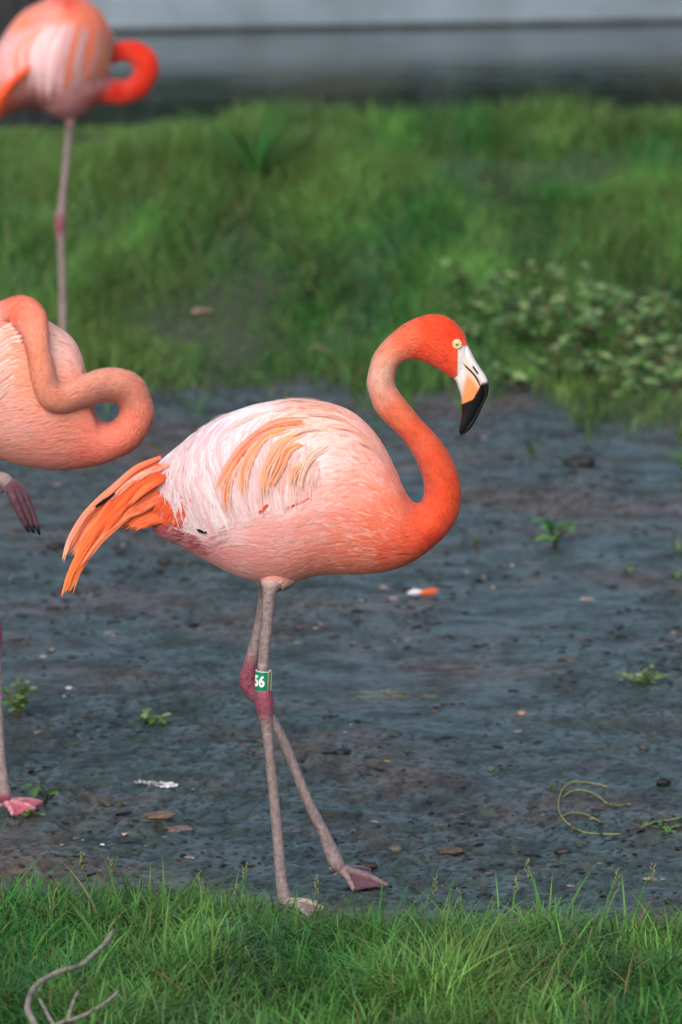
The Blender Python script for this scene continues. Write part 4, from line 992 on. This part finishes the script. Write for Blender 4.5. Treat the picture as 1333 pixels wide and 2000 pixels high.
def plant(name, label, base, height, nst, leaves, lsize, spread, rng, pal=(0, 1, 2, 3, 4), group=None, scol=(86, 52, 44), cat='plant', top=.3):
    root = thing(name, label, cat, tuple(base), group); b0 = np.array(base)
    for s in range(nst):
        az = rng.uniform(0, 2*math.pi); L = height*rng.uniform(.65, 1.1); sprd = spread*rng.uniform(.2, 1)
        t = np.linspace(0, 1, 8); p = b0+np.stack([np.cos(az)*sprd*t**1.3, np.sin(az)*sprd*t**1.3, L*t-.35*L*t**2*(sprd/(height+1e-6))*.5-.006], -1)
        p += np.cumsum(rng.normal(0, height*.012, p.shape), 0)*np.array([1, 1, .3])
        mb = MB(); mb.grid(tube(p, np.linspace(.0022, .001, 8)*max(1, lsize/.03), 6), lin(scol)*rng.uniform(.7, 1.3)); mb.build('stem', M['stem'], root)
        for k in range(leaves):
            q = rng.uniform(top, 1.0); pt = np.array([np.interp(q, t, p[:, c]) for c in range(3)])
            a2 = rng.uniform(0, 2*math.pi); el = rng.uniform(-.15, .6)
            add_leaf(root, pt, (math.cos(a2)*math.cos(el), math.sin(a2)*math.cos(el), math.sin(el)), lsize*rng.uniform(.45, 1.4), rng.normal(0, .35), rng, pal)
    return root
rng = np.random.default_rng(31)
clump = [(905, 640, .20, 4), (960, 690, .16, 4), (1010, 655, .22, 4), (1065, 700, .20, 4), (1100, 760, .18, 4), (1120, 690, .27, 5), (1165, 745, .2, 4), (1200, 690, .26, 5), (1240, 760, .2, 4), (1285, 715, .24, 4), (1320, 765, .18, 4), (1030, 765, .13, 3), (1190, 785, .12, 3), (1270, 660, .24, 4), (1330, 690, .24, 4), (930, 600, .2, 4), (1060, 620, .22, 4), (1150, 640, .24, 4)]
for k, (px, py, h_, ns) in enumerate(clump):
    plant('leafy_weed', 'tall round-leaved weed with reddish stems in the patch where rear grass meets mud', GH(px, py), h_*.9, ns, 15, .046, h_*1.0, rng, (0, 1, 2, 3), 'round-leaved weeds at the rear edge of the mud', (96, 60, 54))
r_ = np.random.default_rng(41)
plant('seedling', 'small fresh green seedling with spreading leaves on open mud', GH(1085, 1068), .085, 7, 3, .046, .065, r_, (1, 4, 4), scol=(70, 60, 40), top=.7)
plant('seedling', 'sparse green sprout on mud left of the fresh seedling', GH(935, 1078), .05, 3, 2, .022, .03, r_, (0, 4), top=.5)
plant('weed', 'bushy pale-leaved weed beside the shank of the one-legged flamingo', GH(36, 1397), .10, 10, 9, .023, .055, r_, (0, 1, 4, 3), scol=(92, 86, 50), top=.15)
plant('weed', 'low brown-green weed on mud right of the bushy pale one', GH(288, 1412), .035, 6, 5, .024, .05, r_, (0, 2, 3), top=.4)
plant('weed', 'trailing small-leaved weed on bluish mud near the round dark pebble', GH(1255, 1338), .05, 10, 8, .02, .085, r_, (0, 1, 3), scol=(96, 100, 60), top=.2)
plant('weed', 'thin weed sprig with two large leaves by the pink webbed foot', GH(95, 1562), .045, 5, 2, .034, .06, r_, (1, 4, 2), scol=(50, 50, 36), top=.6)
plant('weed', 'tiny weed lying across the tip of the pink webbed foot', GH(66, 1592), .022, 5, 3, .016, .04, r_, (0, 2, 3), scol=(60, 56, 30), top=.4)
plant('weed', 'tiny dark sprig on open mud between algae patch and runner', GH(973, 1508), .012, 4, 3, .012, .022, r_, (2, 0), top=.3)
plant('weed', 'tiny sprig at the left end of the wiry runner', GH(1082, 1540), .02, 3, 3, .013, .02, r_, (2, 4), top=.4)
plant('weed', 'leafy end of a green runner in the mud beside black clod', GH(1300, 1618), .02, 7, 5, .015, .06, r_, (2, 0, 4), scol=(90, 96, 50), top=.3)
plant('weed', 'small weed near the white dropping', GH(235, 1575), .02, 4, 2, .014, .025, r_, (2, 4), top=.4)
plant('weed', 'two-leaved weed on mud near the fresh green seedling', GH(1225, 1118), .03, 2, 2, .024, .02, r_, (4, 1), top=.6)
# grassy tufts at the mud's right side: broad blades, each tuft a thing
def tuft(label, px, py, h_, nb, wd, rng, col=((118, 142, 62), (96, 134, 66)), dirx=0., group=None):
    base = GH(px, py); root = thing('grass_tuft', label, 'grass tuft', tuple(base), group)
    for k in range(nb):
        az = rng.uniform(0, 2*math.pi); L = h_*rng.uniform(.6, 1.15); ln_ = rng.uniform(.3, 1.1); t = np.linspace(0, 1, 9)
        d = np.array([math.cos(az)+dirx, math.sin(az)*.6, 0]); d /= np.linalg.norm(d); sv = np.array([-d[1], d[0], 0])
        p = base+d*(L*ln_*t**1.6)[:, None]+np.array([0, 0, 1])*(L*t*(1-.35*ln_*t))[:, None]; p[:, 2] -= .006
        wv = wd*.5*np.interp(t, [0, .3, .8, 1], [.6, 1, .6, .04]); c = lin(col[k % len(col)])*rng.uniform(.75, 1.2)
        g = np.stack([p-sv*wv[:, None], p+np.array([0, 0, -.15])*wv[:, None], p+sv*wv[:, None]], 1)
        mb = MB(); mb.grid(g, c, False, False); mb.build('blade', M['grass'], root)
    return root
tuft('bright yellow-green grass tuft on far mud with one long leaning blade', 1330, 862, .12, 13, .010, r_, dirx=-.5)
tuft('green grass tuft on mud below the bright yellow-green tuft', 1338, 925, .10, 14, .009, r_, ((92, 136, 62), (80, 120, 54)), dirx=-.3)
tuft('small pale tuft on mud level with the fresh seedling', 1325, 1082, .07, 10, .007, r_, ((110, 140, 84), (92, 124, 66)), dirx=-.3)
tuft('low tuft on mud just below the small pale tuft', 1322, 1135, .05, 10, .007, r_, ((100, 140, 78), (84, 120, 60)), dirx=-.3)
tuft('faint sparse tuft on far mud left of the large dark clod', 1040, 890, .07, 8, .007, r_, ((86, 118, 60), (70, 100, 50)))
tuft('light green tuft growing in mud in front of the rear grass', 690, 772, .12, 9, .010, r_, ((96, 134, 70), (80, 120, 60)))
tuft('tall dark tuft rising from the rear grass bank', 500, 372, .42, 26, .016, r_, ((40, 104, 40), (50, 120, 48)))
# tall seed stalks and long blades in the front turf
for k, (px, py, h_, wd, lean) in enumerate([(1105, 1800, .125, .006, .42), (1062, 1800, .14, .005, -.25), (1240, 1790, .12, .0035, .3), (225, 1760, .10, .003, -.1), (470, 1770, .10, .003, .1), (830, 1775, .075, .003, .3), (905, 1800, .075, .004, -.1), (1180, 1790, .11, .003, .25), (365, 1760, .075, .004, .35), (1000, 1795, .10, .004, .1), (120, 1740, .09, .003, .5), (612, 1780, .08, .003, .1)]):
    base = GH(px, py); root = thing('grass_stalk', ['single tall grass stalk standing above the near turf', 'broad bright blade leaning right above the near turf'][k == 0], 'grass stalk', tuple(base), None if k == 0 else 'tall stalks in the near turf')
    t = np.linspace(0, 1, 10); p = base+np.stack([lean*h_*t**1.4, 0*t, h_*t*(1-.08*t)-.008], -1); wv = wd*.5*np.interp(t, [0, .4, .85, 1], [.7, 1, .55, .05])
    g = np.stack([p-np.array([1, 0, 0])*wv[:, None], p+np.array([0, -.3, 0])*wv[:, None], p+np.array([1, 0, 0])*wv[:, None]], 1)
    mb = MB(); mb.grid(g, lin((84, 134, 62))*r_.uniform(.8, 1.2), False, False); mb.build('blade', M['grass'], root)
    if k not in (0,):
        mb = MB()
        for q in range(9):
            pt = p[-1]-np.array([lean*.3, 0, 1])*.004*q; a = r_.uniform(0, 6.28)
            mb.grid(tube(np.array([pt, pt+np.array([math.cos(a)*.004, math.sin(a)*.004, .004]), pt+np.array([math.cos(a)*.006, math.sin(a)*.006, .009])]), [.0008, .0013, .0003], 5), lin((136, 132, 84)))
        mb.build('seed_head', M['stem'], root)

# ------------------------------------------------------------------ dead twig on the turf
def strip_px(pts, z, m=24):
    s = catmull(np.asarray(pts, float), m); return GH(s[:, 0], s[:, 1], z)
tw = thing('dead_twig', 'pale curved dead twig with side branches lying on the near turf', 'twig', tuple(GH(70, 1990)))
def twig_part(name, pts, r0, r1, z):
    p = strip_px(pts, z, 30); p = p+np.cumsum(r_.normal(0, .0004, p.shape), 0); rr = np.linspace(r0, r1, 30)*(1+.12*np.sin(np.arange(30)*1.9)*np.sin(np.arange(30)*.7))
    c = np.repeat(np.repeat(lin((150, 142, 128))[None, None], 30, 0), 10, 1)*(1+.18*fbm(np.arange(30)*.4, np.arange(30)*0, 3, 9))[:, None, None]
    for kk in (9, 19): c[kk] *= .45
    mb = MB(); mb.grid(tube(p, rr, 10), c); mb.build(name, M['twig'], tw)
twig_part('main_stem', [(85, 2035), (66, 1996), (54, 1971), (58, 1951), (70, 1929), (90, 1913), (126, 1896), (162, 1886), (187, 1863), (207, 1845), (224, 1818)], .0062, .0045, .095)
twig_part('branch', [(108, 2015), (101, 1998), (86, 1975), (72, 1952)], .0042, .003, .08)
twig_part('branch', [(85, 2030), (115, 1998), (146, 1989), (189, 1969), (230, 1935)], .0048, .003, .08)
twig_part('branch', [(133, 1990), (142, 1960), (153, 1937)], .004, .0022, .082)

# ------------------------------------------------------------------ wiry runner on the mud
vn = thing('runner_vine', 'thin yellow-green wiry runner looping on the mud', 'vine', tuple(GH(1095, 1590)))
def runner(name, pts, hump, m=34, rad=.0017):
    s = catmull(np.asarray(pts, float), m); t = np.linspace(0, 1, m); p = GH(s[:, 0], s[:, 1], .002).copy(); p[:, 2] += hump*np.sin(t*math.pi)
    mb = MB(); mb.grid(tube(p, rad, 7), lin((138, 142, 82))); mb.build(name, M['stem'], vn); return p
runner('stem', [(1187, 1536), (1150, 1530), (1117, 1530), (1099, 1545), (1091, 1578), (1100, 1602), (1132, 1625), (1170, 1630), (1212, 1629)], .004)
p2 = runner('stem', [(1092, 1597), (1117, 1591), (1147, 1597), (1177, 1610), (1197, 1609)], .006)
p3_ = runner('stem', [(1100, 1556), (1116, 1547), (1140, 1546), (1165, 1556), (1187, 1572), (1210, 1575), (1232, 1570)], .004)
p4 = runner('stem', [(1240, 1622), (1270, 1612), (1300, 1606), (1340, 1596)], .004)
for pp in (p2[-6:], p3_[-12:], p4[8:]):
    for q in pp[::2]:
        a2 = r_.uniform(0, 6.28); add_leaf(vn, q, (math.cos(a2), math.sin(a2), .3), r_.uniform(.008, .015), 0, r_, (2, 0, 4))
# fallen pale leaves on the mud
for label, px, py, sz, yaw, k in [('pale tan fallen leaf on bluish mud beyond the algae patch', 1140, 1172, .045, .2, 3), ('tiny white-tan leaf scrap on mud right of the green leg ring', 583, 1256, .022, .4, 3), ('tan leaf scrap on the rear grass bank', 380, 612, .11, .5, 3), ('tiny yellow leaf scrap on bluish mud', 757, 1487, .018, 0., 1), ('small yellow leaf scrap by the dark angular stone', 1182, 1667, .014, .2, 3)]:
    c = GH(px-8, py, .012); n_ = leaf_mesh('fallen_leaf', .45, .35, (196, 160, 136) if 'tan' in label else (186, 186, 110))
    ob = bpy.data.objects.new('fallen_leaf', n_); COL.objects.link(ob); ob.location = c; ob.rotation_euler = (.1, -.1, yaw); ob.scale = (sz,)*3
    tag(ob, label, 'leaf')

# ------------------------------------------------------------------ far side of the pond
def at_water(px, py): return G(px, py, wz)
a_, b_ = at_water(280, 62), at_water(1333, 43)
dirv = (b_-a_)/np.linalg.norm(b_-a_); nrmv = np.array([-dirv[1], dirv[0], 0])
kp0, kp1 = a_-dirv*14, b_+dirv*14
prof_ = [(0, -.6), (0, .19), (.02, .215), (.55, .22), (.55, -.6)]
gk = np.array([[kp+nrmv*o+np.array([0, 0, z]) for o, z in prof_] for kp in np.linspace(kp0, kp1, 24)])
mb = MB(); mb.grid(gk, np.array([.4, .4, .4]), False, False)
kerb = mb.build('pond_wall', M['concrete'], None, False); tag(kerb, 'low pale concrete wall along the far side of the pond', 'wall')
gs = np.array([[kp-nrmv*.004+np.array([0, 0, -.05]), kp-nrmv*.006+np.array([0, 0, .012]), kp-nrmv*.003+np.array([0, 0, .022])] for kp in np.linspace(kp0, kp1, 24)])
mb = MB(); mb.grid(gs, np.array([.03, .03, .03]), False, False); mb.build('waterline_stain', M['timber'], None, False).parent = kerb
rb = np.random.default_rng(51)
def bush(k, ctr, rx, rz):
    root = thing('bush', 'dark leafy bush behind the pond wall', 'bush', tuple(ctr), 'bushes behind the pond wall')
    n = 4200; u = rb.normal(0, 1, (n, 3)); u /= np.linalg.norm(u, axis=1)[:, None]; rr = rb.uniform(.55, 1, n)[:, None]**.5
    c = u*rr*np.array([rx, rx*.7, rz])*(1+.3*noise(u[:, 0]*2+k, u[:, 2]*2, 6))[:, None]+np.array(ctr)+np.array([0, 0, rz*.5])
    a = rb.normal(0, 1, (n, 3)); a /= np.linalg.norm(a, axis=1)[:, None]; b3 = np.cross(a, u); s = rb.uniform(.06, .13, n)[:, None]
    V = np.stack([c-a*s, c+b3*s*.5, c+a*s, c-b3*s*.5], 1); f = np.arange(n*4).reshape(-1, 4)
    col = np.array([.018, .045, .016])*rb.uniform(.5, 1.7, (n, 1)); m_ = MB(); m_.add(V.reshape(-1, 3), f, np.repeat(col, 4, 0)); m_.build('crown', M['leaf'], root)
    tm = MB(); t = np.linspace(0, 1, 6); pts = np.array(ctr)+np.stack([.05*np.sin(t*3), 0*t, rz*1.2*t-.05], -1); tm.grid(tube(pts, np.linspace(.06, .02, 6), 8), np.array([.05, .04, .03])); tm.build('trunk', M['stem'], root)
k = 0
for s in np.arange(-5.5, 9.0, .95):
    p = a_+dirv*s+nrmv*(.75+.8*(k % 2)); 
    bush(k, (p[0], p[1], .0), .62+.1*(k % 3), 1.0+.25*((k*7) % 3))
    k += 1
# dark timber posts standing in the water before the wall
for lbl, px, wd in (('thick dark timber post at the pond wall', 18, .085), ('thinner dark timber post at the pond wall beside the thick one', 50, .06), ('dark timber post at the pond wall behind the far flamingo', 92, .05)):
    p = at_water(px, 70); t = np.linspace(0, 1, 8); pts = p+np.stack([.006*np.sin(t*5), 0*t, -.6+1.7*t], -1)
    mb = MB(); mb.grid(tube(pts, wd*(1+.05*np.sin(np.arange(8)*2.)), 12), np.array([.03, .03, .03])); ob = mb.build('timber_post', M['timber']); tag(ob, lbl, 'post')
